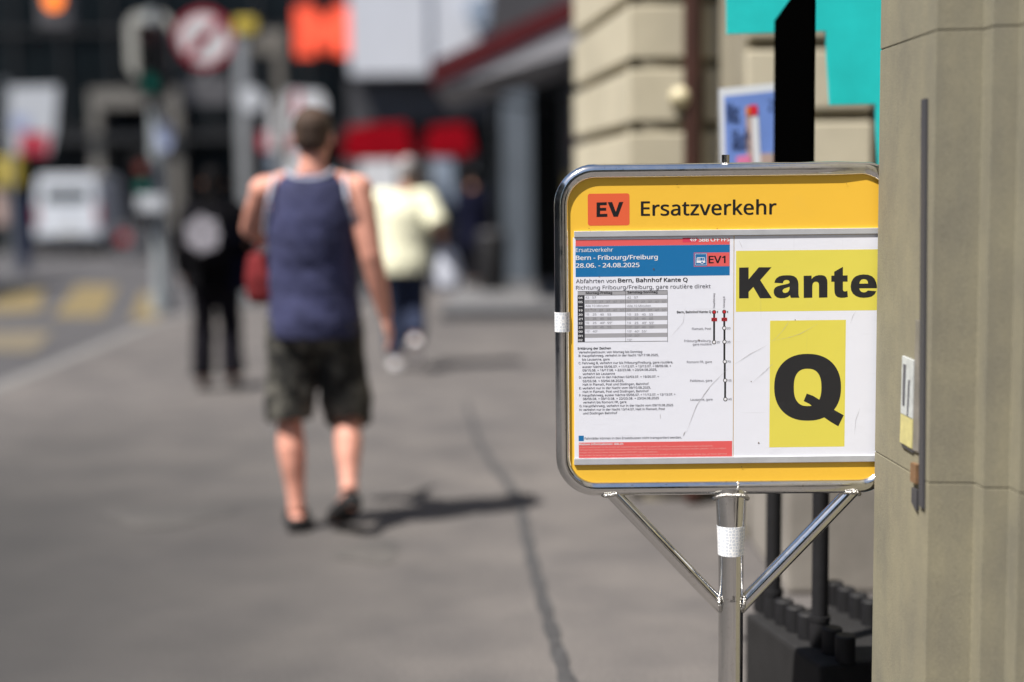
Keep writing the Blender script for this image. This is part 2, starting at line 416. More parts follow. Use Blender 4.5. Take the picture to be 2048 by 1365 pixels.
def bm_tube(bm, pts, rad, n=14, closed=False, ref=None, flat=None):
    pts = [Vector(p) for p in pts]; L = len(pts)
    rad = rad if isinstance(rad, (list, tuple)) else [rad] * L
    rings = []; up = Vector(ref) if ref else None
    for i, p in enumerate(pts):
        if closed: t = (pts[(i + 1) % L] - pts[i - 1]).normalized()
        else: t = (pts[min(i + 1, L - 1)] - pts[max(i - 1, 0)]).normalized()
        if up is None: up = Vector((0, 0, 1)) if abs(t.z) < 0.9 else Vector((1, 0, 0))
        s = t.cross(up)
        if s.length < 1e-4: s = t.cross(Vector((1, 0.01, 0)))
        s.normalize(); u = s.cross(t).normalized()
        if ref is None: up = u
        r = rad[i]
        rx, ry = r if isinstance(r, (list, tuple)) else (r, r)
        rings.append([p + s * (rx * math.cos(2 * math.pi * k / n)) + u * (ry * math.sin(2 * math.pi * k / n)) for k in range(n)])
    sweep_rings(bm, rings, closed)
def tube(name, pts, rad, m, parent=None, n=14, closed=False, ref=None):
    bm = bmesh.new(); bm_tube(bm, pts, rad, n, closed, ref)
    o = from_bm(name, bm, m, parent, smooth=True)
    return autosmooth(o)
def autosmooth(o, ang=40):
    me = o.data
    bm = bmesh.new(); bm.from_mesh(me)
    for e in bm.edges: e.smooth = e.calc_face_angle(0) < R(ang)
    bm.to_mesh(me); bm.free()
    return o
def cyl(name, a, b, r, m, parent=None, n=20, r2=None):
    bm = bmesh.new()
    bm_tube(bm, [a, b], [r, r if r2 is None else r2], n)
    return autosmooth(from_bm(name, bm, m, parent, smooth=True))
def disc_pts(c, r, n=28, ax=(1, 0, 0), ay=(0, 0, 1)):
    c, ax, ay = Vector(c), Vector(ax), Vector(ay)
    return [c + ax * (r * math.cos(2 * math.pi * k / n)) + ay * (r * math.sin(2 * math.pi * k / n)) for k in range(n)]
def remeshed(name, bm, voxel, m, parent, smooth_it=5, fac=0.5):
    me = bpy.data.meshes.new(name + "_raw")
    bmesh.ops.recalc_face_normals(bm, faces=bm.faces)
    bm.to_mesh(me); bm.free()
    o = bpy.data.objects.new(name + "_raw", me); COL.objects.link(o)
    rm = o.modifiers.new("r", 'REMESH'); rm.mode = 'VOXEL'; rm.voxel_size = voxel; rm.use_smooth_shade = True
    sm = o.modifiers.new("s", 'SMOOTH'); sm.factor = fac; sm.iterations = smooth_it
    dg = bpy.context.evaluated_depsgraph_get()
    nm = bpy.data.meshes.new_from_object(o.evaluated_get(dg))
    bpy.data.objects.remove(o); bpy.data.meshes.remove(me)
    nm.name = name
    for p in nm.polygons: p.use_smooth = True
    return link(name, nm, m, parent)

import os
try:                                                 # the plain grotesque that ships inside Blender itself
    FONT = bpy.data.fonts.load(os.path.join(bpy.utils.system_resource('DATAFILES'), "fonts", "NotoSansHebrew-Regular.woff2"))
except Exception:
    FONT = None
def text_mesh(s, bold=0.0, res=3, spacing=1.0):
    """flat lettering; a heavier stroke is made of shifted copies, each a hair (z) above the last"""
    cu = bpy.data.curves.new("t", 'FONT')
    if FONT: cu.font = FONT
    cu.body = s; cu.size = 1.0; cu.resolution_u = res; cu.space_character = spacing
    o = bpy.data.objects.new("t", cu); COL.objects.link(o)
    dg = bpy.context.evaluated_depsgraph_get()
    me = bpy.data.meshes.new_from_object(o.evaluated_get(dg))
    bpy.data.objects.remove(o); bpy.data.curves.remove(cu)
    if bold > 0:
        b = bold
        bm = bmesh.new()
        for k, (dx, dy) in enumerate(((0, 0), (-b, 0), (b, 0), (0, b * .6), (0, -b * .6), (-b * .7, b * .5), (b * .7, -b * .5))):
            n0 = len(bm.verts); bm.from_mesh(me); bm.verts.ensure_lookup_table()
            for v in bm.verts[n0:]: v.co += Vector((dx, dy, k))
        bm.to_mesh(me); bm.free()
    return me
_h = text_mesh("H"); CAP = max(v.co.y for v in _h.vertices)

# ================================================================== SETTING
def sheet(name, pts, m, parent=None, z=None):
    bm = bmesh.new()
    bm.faces.new([bm.verts.new((p[0], p[1], p[2] if len(p) > 2 and z is None else z)) for p in pts])
    bmesh.ops.recalc_face_normals(bm, faces=bm.faces)
    for f in bm.faces:
        if f.normal.z < 0: f.normal_flip()
    return from_bm(name, bm, m, parent)
ROAD_Z = -0.11
road = tag(sheet("road", [(-400, -200), (400, -200), (400, 700), (-400, 700)], 'road', z=ROAD_Z), kind='structure')
pav_edge = [(-3.95, -14), (-3.98, 2), (-4.08, 10), (-4.22, 14), (-4.38, 17), (-4.2, 18.6), (-3.6, 19.6), (-2.6, 20.2), (-1.6, 20.6), (-1.6, 46)]
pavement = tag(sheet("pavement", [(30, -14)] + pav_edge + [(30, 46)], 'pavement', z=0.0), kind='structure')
# kerb stones along the edge
k = 0
def kerb_run(pts, step=1.0):
    seg = []
    for a, b in zip(pts, pts[1:]):
        a, b = Vector((*a, 0)), Vector((*b, 0)); n = max(1, round((b - a).length / step))
        for i in range(n): seg.append((a.lerp(b, i / n), a.lerp(b, (i + 1) / n)))
    return seg
for a, b in kerb_run(pav_edge[2:-1] , 1.0):
    d = (b - a); L = d.length; d.normalize(); nrm = Vector((-d.y, d.x, 0))
    mx = Matrix(((d.x, nrm.x, 0, a.x), (d.y, nrm.y, 0, a.y), (0, 0, 1, 0), (0, 0, 0, 1)))
    box("kerb_stone", (0.006, -0.15, -0.14), (L - 0.006, 0.02, 0.006), 'kerb', pavement, bevel=0.01, mx=mx)
# tar seam snaking over the pavement
seam_px = [(930, 800), (945, 845), (955, 880), (985, 930), (1022, 975), (1042, 1010), (1050, 1060), (1066, 1130), (1085, 1200), (1108, 1280), (1135, 1365), (1165, 1460)]
seam = [gnd(*p) for p in seam_px]
bm = bmesh.new(); prev = None
for i in range(len(seam) * 6 - 5):
    t = i / 6; j = min(int(t), len(seam) - 2); p = seam[j].lerp(seam[j + 1], t - j)
    w = 0.022 * (0.55 + 0.45 * min(1, j / 3)) * (1 + 0.25 * math.sin(i * 1.7) + 0.15 * random.random())
    a, b = bm.verts.new((p.x - w, p.y, 0.004)), bm.verts.new((p.x + w, p.y, 0.004))
    if prev: bm.faces.new((prev[0], prev[1], b, a))
    prev = (a, b)
from_bm("tar_seam", bm, 'tar', pavement)
# darker irregular spots laid flat near the walking man
for (cx, cy, rx, ry) in ((330, 1032, 120, 20), (740, 1105, 60, 22)):
    c = gnd(cx, cy); e = gnd(cx + rx, cy); f = gnd(cx, cy + ry)
    pts = []
    for q in range(22):
        an = 2 * math.pi * q / 22; rr = 1 + 0.22 * math.sin(3 * an + cx) + 0.12 * random.random()
        pts.append((c.x + (e.x - c.x) * rr * math.cos(an), c.y + (f.y - c.y) * rr * math.sin(an)))
    sheet("dark_patch", pts, 'patch', pavement, z=0.003)
# yellow crossing bars on the road
for px4, m in (([(152, 572), (236, 572), (204, 634), (108, 634)], 'yellow_paint'), ([(8, 570), (88, 570), (82, 622), (-25, 628)], 'yellow_paint'),
               ([(282, 588), (330, 588), (316, 640), (262, 640)], 'yellow_paint'), ([(-60, 664), (105, 664), (70, 704), (-90, 704)], 'worn_paint'),
               ([(-140, 570), (-55, 570), (-120, 628), (-230, 630)], 'yellow_paint')):
    pts = [gnd(*p, ROAD_Z) for p in px4]
    sheet("crossing_stripe", [(p.x, p.y) for p in pts], m, road, z=ROAD_Z + 0.004)

# ------------------------------------------------------------------ dark glazed building at the far left
Yd = 46.0
A, B = at(-260, 200, Yd), at(712, 200, Yd)
db = thing("dark_building", "tall dark glazed building across the street behind the white van", "building", (A.x, Yd, 0))
W = B.x - A.x
box("wall", (0, 0.25, ROAD_Z), (W, 9, 17), 'dark_wall', db)
ncol = 10
pw = W / ncol
for i in range(ncol):
    for j in range(4):
        z0 = 3.9 + j * 3.1
        box("glass_pane", (i * pw + 0.06, 0.1, z0 + 0.08), ((i + 1) * pw - 0.06, 0.22, z0 + 3.02), 'dark_glass', db)
    box("mullion", (i * pw - 0.05, -0.02, 3.7), (i * pw + 0.05, 0.2, 16.4), 'mullion', db)
for j in range(5):
    box("transom", (0, -0.05, 3.82 + j * 3.1 - 0.06), (W, 0.09, 3.82 + j * 3.1 + 0.06), 'mullion', db)
# ground floor: grey portal round a black passage, then dull shopfront panes
p0, p1 = at(192, 330, Yd).x - A.x, at(345, 330, Yd).x - A.x
zt = at(270, 216, Yd).z
box("portal_post", (p0, -0.5, ROAD_Z), (p0 + 0.34, 0.2, zt), 'grey_frame', db, bevel=0.02)
box("portal_post", (p1, -0.5, ROAD_Z), (p1 + 0.42, 0.2, zt), 'grey_frame', db, bevel=0.02)
box("portal_beam", (p0 - 0.003, -0.52, zt), (p1 + 0.423, 0.2, zt + 0.55), 'grey_frame', db, bevel=0.02)
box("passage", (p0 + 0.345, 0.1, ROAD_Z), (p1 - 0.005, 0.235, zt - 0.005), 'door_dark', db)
q0 = p1 + 0.6
for i in range(3):
    w3 = (W - q0) / 3
    box("shop_pane", (q0 + i * w3 + 0.08, 0.05, 0.5), (q0 + (i + 1) * w3 - 0.08, 0.22, 3.3), 'dark_glass', db)
box("shop_sill", (q0, -0.1, ROAD_Z), (W, 0.2, 0.45), 'fascia', db)
box("canopy_edge", (-0.02, -0.7, 3.42), (W, 0.0, 3.62), 'mullion', db)

# orange letter on that facade
c0, c1 = at(592, 112, Yd - 0.6), at(706, 12, Yd - 0.6)
om = tag(thing("orange_sign", "big orange letter M sign high on the dark facade", "sign", (c0.x, Yd - 0.6, c0.z)), None)
w, h = c1.x - c0.x, c1.z - c0.z
s = 0.32 * w
prism("letter", [(0, 0, 0), (s, 0, 0), (s, 0, h * .36), (w / 2, 0, h * .04), (w - s, 0, h * .36), (w - s, 0, 0), (w, 0, 0), (w, 0, h), (w - s, 0, h), (w / 2, 0, h * .62), (s, 0, h), (0, 0, h)], (0, 0.18, 0), 'orange', om)
for fx in (0.15, 0.85):
    box("bracket", (w * fx - 0.03, 0.18, h * .4), (w * fx + 0.03, 0.58, h * .46), 'mullion', om)

# ------------------------------------------------------------------ pale building in the centre
Yw = 42.0
A, B = at(700, 150, Yw), at(1190, 150, Yw)
wb = thing("pale_building", "pale grey building over a charcoal shopfront beyond the red stalls", "building", (A.x, Yw, 0))
W = B.x - A.x; zb = A.z
box("upper_wall", (0, 0, zb), (W * 0.32, 8, zb + 9), 'white_wall', wb)
box("upper_wall", (W * 0.32 + 0.02, 0.12, zb + 0.002), (W + 3, 8, zb + 9), 'white_wall', wb)
box("lower_wall", (-0.2, 1.2, ROAD_Z), (W + 3, 7.8, zb), 'fascia', wb)
box("fascia_board", (0.3, 0.75, zb - 1.3), (W + 2, 1.15, zb - 0.15), 'fascia', wb)
for i in range(5):
    box("shop_pane", (0.2 + i * 1.5, 1.05, 0.4), (1.55 + i * 1.5, 1.18, zb - 1.5), 'dark_glass', wb)
    box("window", (0.9 + i * 1.9, -0.05, zb + 4.4), (2.1 + i * 1.9, 0.2, zb + 6.2), 'dark_glass', wb)
lampc = at(962, 22, Yw - 0.2)
bm = bmesh.new(); bm_prism(bm, disc_pts((lampc.x - A.x, -0.25, lampc.z), 0.42), (0, 0.34, 0)); from_bm("vent_cap", bm, 'blue_panel', wb)

# ------------------------------------------------------------------ shop on the right with the awning
sb = thing("corner_shop", "dark glazed corner shop with a blue grey pillar under the red awning", "building", (0, 0, 0))
Ys2 = 23.0
xl = at(985, 400, Ys2).x
box("wall", (xl, Ys2 + 0.25, 0), (9, 40, 9), 'fascia', sb)
box("side_wall", (0.85, 11.5, 0), (9, Ys2 + 0.2, 9), 'fascia', sb)
box("glass_pane", (xl + 0.03, Ys2 + 0.1, 0.25), (at(1003, 400, Ys2).x, Ys2 + 0.24, 3.3), 'dark_glass', sb)
box("glass_pane", (at(1066, 400, Ys2).x, Ys2 + 0.1, 0.25), (0.84, Ys2 + 0.24, 3.3), 'dark_glass', sb)
for i in range(3):
    box("side_pane", (0.80, 12.2 + i * 3.4, 0.3), (0.848, 15.2 + i * 3.4, 3.2), 'dark_glass', sb)
box("pillar", (at(1006, 400, Ys2).x, Ys2 - 0.25, 0.1), (at(1064, 400, Ys2).x, Ys2 + 0.22, 3.4), 'grey_pillar', sb, bevel=0.02)
box("fascia_board", (xl - 0.02, Ys2 - 0.32, 3.41), (0.84, Ys2 + 0.2, 4.4), 'fascia', sb)
st = box("door_step", (at(880, 640, 17).x, 17.05, 0.0), (0.79, Ys2 - 0.33, 0.12), 'step', sb)
box("step_edge", (at(880, 640, 17).x - 0.002, 17.0, 0.0), (0.792, 17.046, 0.125), 'step_dark', sb)
# yellow poster in the side window
pp = at(1105, 420, 19.5)
box("window_poster", (0.775, 18.3, 1.0), (0.797, 19.8, 1.75), 'yellow_box', sb)

aw = thing("shop_awning", "dark red cloth awning sloping out over the shop corner", "awning", (0.85, 17.7, 0))
hi, lo = at(1148, -4, 17.7), at(862, 132, 17.7)
ax = lo.x - 0.85
Lw = 4.0
canvas = prism("canvas", [(-0.02, 0, hi.z), (ax, 0, lo.z), (ax, 0, lo.z - 0.03), (-0.02, 0, hi.z - 0.03)], (0, Lw, 0), 'awning', aw)
prism("side_valance", [(-0.02, -0.012, hi.z + 0.02), (ax, -0.012, lo.z + 0.04), (ax, -0.012, lo.z - 0.27), (-0.02, -0.012, hi.z - 0.24)], (0, 0.01, 0), 'awning', aw)
prism("front_valance", [(ax - 0.012, -0.012, lo.z + 0.03), (ax - 0.012, Lw, lo.z + 0.03), (ax - 0.012, Lw, lo.z - 0.26), (ax - 0.012, -0.012, lo.z - 0.26)], (0.01, 0, 0), 'awning', aw)
prism("lining", [(-0.02, 0.02, hi.z - 0.26), (ax + 0.05, 0.02, lo.z - 0.28), (ax + 0.05, 0.02, lo.z - 0.30), (-0.02, 0.02, hi.z - 0.62)], (0, Lw - 0.05, 0), 'awning_under', aw)
for yy in (0.3, Lw - 0.3):
    cyl("folding_arm", (-0.02, yy, lo.z - 0.35), (ax + 0.06, yy, lo.z - 0.06), 0.03, 'mullion', aw)
cyl("front_bar", (ax, 0, lo.z - 0.05), (ax, Lw, lo.z - 0.05), 0.035, 'grey_metal', aw)

# ------------------------------------------------------------------ sandstone building, right: rusticated piers, each block a part
sbld = thing("sandstone_building", "pale sandstone building with rusticated block piers behind the stop sign", "building", (0, 0, 0))
Yn, Ym, Yo = 5.8, 6.6, 8.15
PIT, GAP = 0.288, 0.048
z_joint = at(1700, 231, Yn).z                     # centre of one joint
zbase = z_joint - math.floor(z_joint / PIT) * PIT
NC = 13
def courses(p, q, outward, back, m='stone'):
    """stack of blocks standing on plan segment p-q; outward = unit normal"""
    p, q, o = Vector((*p, 0)), Vector((*q, 0)), Vector((*outward, 0)).normalized()
    d = (q - p).normalized(); L = (q - p).length
    # core wall behind the blocks shows as the recessed joint
    prism("core", [p - o * 0.065, q - o * 0.065, q - o * back, p - o * back], (0, 0, NC * PIT + zbase + 0.5), 'joint', sbld)
    mx = Matrix(((d.x, o.x, 0, p.x), (d.y, o.y, 0, p.y), (0, 0, 1, 0), (0, 0, 0, 1)))
    for c in range(-1, NC):
        z0 = max(0.004, zbase + c * PIT + GAP / 2); z1 = zbase + (c + 1) * PIT - GAP / 2
        if z1 - z0 < 0.05: continue
        nb = 1 if L < 0.8 else 2
        cut = [0, L] if nb == 1 else ([0, L * 0.55, L] if c % 2 else [0, L * 0.4, L])
        for a, b in zip(cut, cut[1:]):
            j = random.uniform(-0.004, 0.004)
            box("stone_block" if z1 > 0.5 else "plinth_block", (a + (0.004 if a else 0), -0.064, z0), (b - (0.004 if b < L else 0), j, z1), m if z1 > 0.5 else 'stone_low', sbld, bevel=0.012, mx=mx)
xa = at(1258, 245, Ym).x; xb = at(1500, 245, Ym).x
xc = at(1494, 226, Yn).x; xd = at(1746, 226, Yn).x
xo = at(1147, 275, Yo).x
courses((xo, Yo), (xa, Ym), (-(Yo - Ym), -(xa - xo)), 0.9)
courses((xa + 0.002, Ym), (xb + 0.3, Ym), (0, -1), 1.2)
courses((xc, Yn), (xd, Yn), (0, -1), 0.75)
courses((xd + 0.11, Yn + 0.25), (xd + 1.9, Yn + 0.25), (0, -1), 0.8)
box("upper_wall", (xo + 0.1, Ym + 0.05, NC * PIT + zbase + 0.5), (12, Yo + 0.9, 9), 'stone', sbld)
box("side_wall", (xd + 0.4, Ym + 0.2, 0), (12, Yo + 0.8, NC * PIT + zbase + 0.45), 'joint', sbld)
xp = at(1572, 1100, 5.0).x
for i in range(2):
    box("plinth_step", (xp + i * 0.62, 4.98, 0.003), (xp + i * 0.62 + 0.61, Yn - 0.005, 0.40), 'stone_low', sbld, bevel=0.015)
dp = thing("downpipe", "dark brown rainwater downpipe on the sandstone pier", "pipe", (at(1386, 200, Ym - 0.07).x, Ym - 0.07, 0))
cyl("pipe", (0, 0, 0.02), (0, 0, 4.2), 0.043, 'pipe', dp, 24)
for z in (0.7, 2.35, 4.0):
    cyl("pipe_clip", (0, 0, z), (0, 0, z + 0.04), 0.050, 'pipe', dp, 24)
    box("wall_bracket", (-0.012, 0.04, z + 0.01), (0.012, 0.075, z + 0.03), 'pipe', dp)
lc = at(1360, 196, Ym - 0.08)
wl = thing("wall_lamp", "small round cream lamp on the sandstone pier beside the downpipe", "lamp", (lc.x, lc.y, lc.z))
bm = bmesh.new(); bmesh.ops.create_uvsphere(bm, u_segments=20, v_segments=14, radius=0.050); from_bm("globe", bm, 'cream', wl, smooth=True)
cyl("back_plate", (0, 0.04, 0), (0, 0.085, 0), 0.04, 'grey_metal', wl)

aw_ = thing("unseen_arcade_wall", "unseen sandstone arcade wall right of the big pillar, added for reflections", "wall", (2.3, 0, 0))  # unseen wall, added so the tubes reflect stone on their right side
for i in range(6):
    box("unseen_pier", (0, -9.0 + i * 2.7, 0.002), (0.7, -8.0 + i * 2.7, 3.6), 'stone_low', aw_, bevel=0.02)
box("upper_wall", (0, -9.2, 3.602), (0.7, 5.6, 9), 'stone_low', aw_)
box("unseen_back_wall", (3.2, -9.2, 0.002), (3.5, 5.6, 3.6), 'fascia', aw_)
ow = thing("reflection_building_left", "unseen grey building with dark windows, added for reflections in the steel", "building", (-15, 0, 0))  # out of view; added to put dark lines into the steel reflections
box("wall", (-8, -30, ROAD_Z), (0, 24, 13), 'grey_frame', ow)  # wall of the added, unseen left building
for i in range(13):
    for j in range(3):
        box("window", (-0.1, -28 + i * 4, 1.2 + j * 3.8), (0.03, -25.6 + i * 4, 3.6 + j * 3.8), 'dark_glass', ow)  # added, unseen windows for the steel reflections
rw = thing("reflection_building_rear", "unseen brown building behind the camera, added to reflect in the steel", "building", (0, -20, 0))  # unseen building added behind the camera for the steel to reflect
box("wall", (-9, -8, ROAD_Z), (14, 0, 12), 'joint', rw)  # wall of the added, unseen rear building
for i in range(6):
    for j in range(3):
        box("window", (-8 + i * 3.6, -0.03, 0.8 + j * 3.8), (-5.8 + i * 3.6, 0.1, 3.4 + j * 3.8), 'dark_glass', rw)  # added, unseen windows for the steel reflections

# ------------------------------------------------------------------ the near fluted pillar
pil = thing("stone_pillar", "big grey sandstone pillar at the right edge hiding part of the stop sign", "pillar", (0, 0, 0))
KP = 1.7
def plan(inset):
    i = inset
    xs = [(0.484 + i, 1.88 - i), (0.493 + i, 1.665 + i), (0.546 + i, 1.66 + i), (0.547 + i, 1.632 + i), (0.5765 + i, 1.629 + i), (0.5775 + i, 1.60 + i), (0.612 + i, 1.598 + i), (0.613 + i, 1.575 + i), (0.9, 1.57 + i), (0.95, 1.57 + i), (0.95 - i, 1.88 - i)]
    return [(x * KP, y * KP, 0) for x, y in xs]
zj = [0.0, at(1868, 968, 1.66 * KP).z, at(1868, 60, 1.66 * KP).z, 3.4]
prism("mortar_core", plan(0.0012), (0, 0, 3.39), 'mortar', pil)
for a, b in zip(zj, zj[1:]):
    bm = bmesh.new(); bm_prism(bm, [(x, y, a + 0.0013) for x, y, _ in plan(0)], (0, 0, b - a - 0.0026))
    from_bm("stone_drum", bm, 'pillar', pil, bevel=0.0012)
def on_face(px, py):                                # point on the pillar's left face
    d = ray(px, py); p0 = Vector((0.484, 1.88, 0)) * KP; dd = Vector((0.493 - 0.484, 1.665 - 1.88, 0)); n = Vector((dd.y, -dd.x, 0))
    o = Vector((0, 0, CAM_Z)); t = (p0 - o).dot(n) / d.dot(n)
    return o + d * t
fn = Vector((-1, -0.042, 0)).normalized()           # its normal, facing left
def face_plate(name, corners, thick, m, lift=0.0):
    return prism(name, [on_face(*c) + fn * (lift + 0.0006) * KP for c in corners], fn * (thick * KP), m, pil)
face_plate("metal_strip", [(1836, 640), (1849, 645), (1842, 905), (1830, 900)], 0.0025, 'strip_metal')
face_plate("rubber_seal", [(1848, 200), (1857, 197), (1851, 1018), (1843, 1010)], 0.003, 'strip_dark')
face_plate("rust_patch", [(1830, 925), (1841, 930), (1840, 968), (1829, 962)], 0.005, 'rust')
face_plate("strip_end", [(1829, 975), (1840, 980), (1838, 1022), (1828, 1004)], 0.003, 'strip_dark')
face_plate("sticker", [(1810, 712), (1833, 722), (1831, 838), (1807, 826)], 0.003, 'sticker')
face_plate("sticker", [(1807, 828), (1831, 840), (1829, 898), (1805, 884)], 0.003, 'sticker_yellow')
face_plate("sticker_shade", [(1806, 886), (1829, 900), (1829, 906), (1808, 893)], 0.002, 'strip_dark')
face_plate("sticker_print", [(1813, 728), (1818, 730), (1815, 812), (1811, 810)], 0.0006, 'ink_grey', 0.0031)
face_plate("sticker_print", [(1823, 760), (1826, 761), (1822, 832), (1820, 831)], 0.0006, 'ink_grey', 0.0031)

# ================================================================== THE STOP SIGN
KS = 1.7                                             # sheets are about 0.36 m x 0.50 m
YS = 1.89 * KS
s0 = at(1463, 1000, YS)
SX = s0.x
sign = thing("stop_sign", "yellow replacement bus stop board in a shiny steel tube frame on a post", "stop sign", (SX, YS, 0))
sign.scale = (KS, KS, KS)
def S(px, py, lift=0.0):
    p = at(px, py, YS)
    return Vector(((p.x - SX) / KS, -lift, p.z / KS))
PX = (S(1400, 700) - S(1399, 700)).length
TR = 0.0100
YT = 0.004                                           # tube axis behind the panel face
fx0, fx1 = S(1125, 650).x, S(1787, 650).x
fz1, fz0 = S(1300, 342.5).z, S(1300, 977).z
def rrect(x0, x1, z0, z1, r, y, n=10):
    pts = []
    for cx, cz, a0 in ((x1 - r, z1 - r, 0), (x0 + r, z1 - r, 90), (x0 + r, z0 + r, 180), (x1 - r, z0 + r, 270)):
        for k in range(n + 1):
            a = R(a0 + 90 * k / n)
            pts.append(Vector((cx + r * math.cos(a), y, cz + r * math.sin(a))))
    return pts
CR = 0.044
fp = rrect(fx0, fx1, fz0, fz1, CR, YT)
dense = []
for i, p in enumerate(fp):
    q = fp[(i + 1) % len(fp)]; n = max(1, int((q - p).length / 0.03))
    for k in range(n): dense.append(p.lerp(q, k / n))
rad = []
for p in dense:                                     # kinked at the upper right bend
    dk = (p - Vector((fx1 - 0.05, YT, fz1))).length
    rad.append(TR * (1 - 0.16 * math.exp(-(dk / 0.014) ** 2)))
tube("frame", dense, rad, 'steel', sign, n=22, closed=True, ref=(0, 1, 0))
# post, flattened wider under the frame
post_x = 0.0
pr = 0.0168
zp = lambda y: S(1463, y).z
rings = [(zp(978), 0.0212, 0.0125), (zp(1000), 0.0208, 0.0135), (zp(1040), 0.0196, 0.0155), (zp(1080), 0.0182, 0.0165), (zp(1120), 0.0170, pr), (zp(1200), pr, pr), (0.3, pr, pr), (0.01, pr, pr)]
tube("post", [(0, YT, z) for z, _, _ in rings], [(a, b) for _, a, b in rings], 'steel', sign, n=32, ref=(0, 1, 0))
cyl("base_plate", (0, YT, 0.002), (0, YT, 0.02), 0.17, 'black_metal', sign, 48)
for pa, pb in (((1222, 984), (1446, 1218)), ((1706, 982), (1478, 1218))):
    a, b = S(*pa), S(*pb); a.y = b.y = YT
    cyl("brace", a, b, 0.0098, 'steel', sign, 24)
# weld beads
def weld(path, r):
    bm = bmesh.new(); P = []; rr = []
    for i, (a, b) in enumerate(zip(path, path[1:])):
        n = max(2, int((b - a).length / 0.0012))
        for k in range(n): P.append(a.lerp(b, k / n))
    P = [p + Vector((random.uniform(-1, 1), random.uniform(-1, 1), random.uniform(-1, 1))) * r * 0.16 for p in P]
    rr = [r * (1 + 0.30 * math.sin(i * 2.1) + random.uniform(-.15, .15)) for i in range(len(P))]
    rr[0] *= .4; rr[-1] *= .4
    bm_tube(bm, P, rr, 8)
    from_bm("weld_bead", bm, 'weld', sign, smooth=True)
def wp(pts): return [S(x, y, l) for x, y, l in pts]
weld(wp([(1428, 1000, -.004), (1434, 992, .007), (1448, 988, .0095), (1463, 989, .0105), (1478, 988, .0095), (1490, 991, .007), (1497, 1001, -.004)]), 0.0024)
weld(wp([(1204, 990, -.002), (1212, 990, .005), (1222, 989, .0075), (1232, 987, .005), (1236, 992, -.001)]), 0.0026)
weld(wp([(1686, 988, -.002), (1692, 984, .005), (1704, 982, .0075), (1714, 984, .005), (1720, 990, -.002)]), 0.0026)
weld(wp([(1438, 1192, .004), (1437, 1203, .0075), (1439, 1214, .0065), (1442, 1224, .002)]), 0.0023)
weld(wp([(1487, 1190, .004), (1487, 1202, .0075), (1485, 1214, .0065), (1482, 1224, .002)]), 0.0023)
weld(wp([(1475, 962, .002), (1476, 968, .0055), (1474, 975, .0075), (1475, 982, .0065)]), 0.0012)
# nub on the top
cyl("pin", S(1452, 332) + Vector((0, YT, 0)), S(1452, 310) + Vector((0, YT, 0)), 0.0053, 'steel', sign, 20)
cyl("pin_collar", S(1452, 330) + Vector((0, YT, 0)), S(1452, 326) + Vector((0, YT, 0)), 0.0072, 'weld', sign, 20, r2=0.0058)
# reflective tape
za, zb_ = S(1463, 1110).z, S(1463, 1052).z
tube("reflective_tape", [(0, YT, zb_), (0, YT, (za + zb_) / 2), (0, YT, za)], [(0.0194, 0.0163), (0.0183, 0.0170), (0.01755, 0.01735)], 'tape', sign, n=32, ref=(0, 1, 0))
tube("reflective_tape", [(fx0, YT, S(1125, 625).z), (fx0, YT, S(1125, 664).z)], TR + 0.0006, 'tape', sign, n=24, ref=(0, 1, 0))
# panel
pp_ = rrect(fx0 + 0.004, fx1 - 0.004, fz0 + 0.004, fz1 - 0.004, CR - 0.004, 0.0)
panel = prism("panel", [(p.x, 0, p.z) for p in pp_], (0, 0.008, 0), 'sign_yellow', sign)

def flat(name, corners, m, parent, lift, thick=0.00004):
    """rectangle in the sheet plane given by pixel left, top, right, bottom (top/bottom read at the left)"""
    l, t, r_, b = corners
    zt_, zb2 = S(l, t).z, S(l, b).z
    x0, x1 = S(l, (t + b) / 2).x, S(r_, (t + b) / 2).x
    bm = bmesh.new(); bm_box(bm, (x0, -lift, zb2), (x1, -lift + thick, zt_))
    return from_bm(name, bm, m, parent)
def poly(name, pxs, m, parent, lift, thick=0.0004):
    return prism(name, [S(x, y, lift) for x, y in pxs], (0, thick, 0), m, parent)
rail_x0, rail_x1 = 1147, 1770
def rail(t, b):
    zt_, zb2 = S(1147, t).z, S(1147, b).z
    x0 = S(1148, t).x; x1 = S(1772, t).x
    return box("rail", (x0, -0.0028, zb2), (x1, 0.002, zt_), 'alu', sign, bevel=0.0006)
rail(463, 475); rail(917.5, 930)
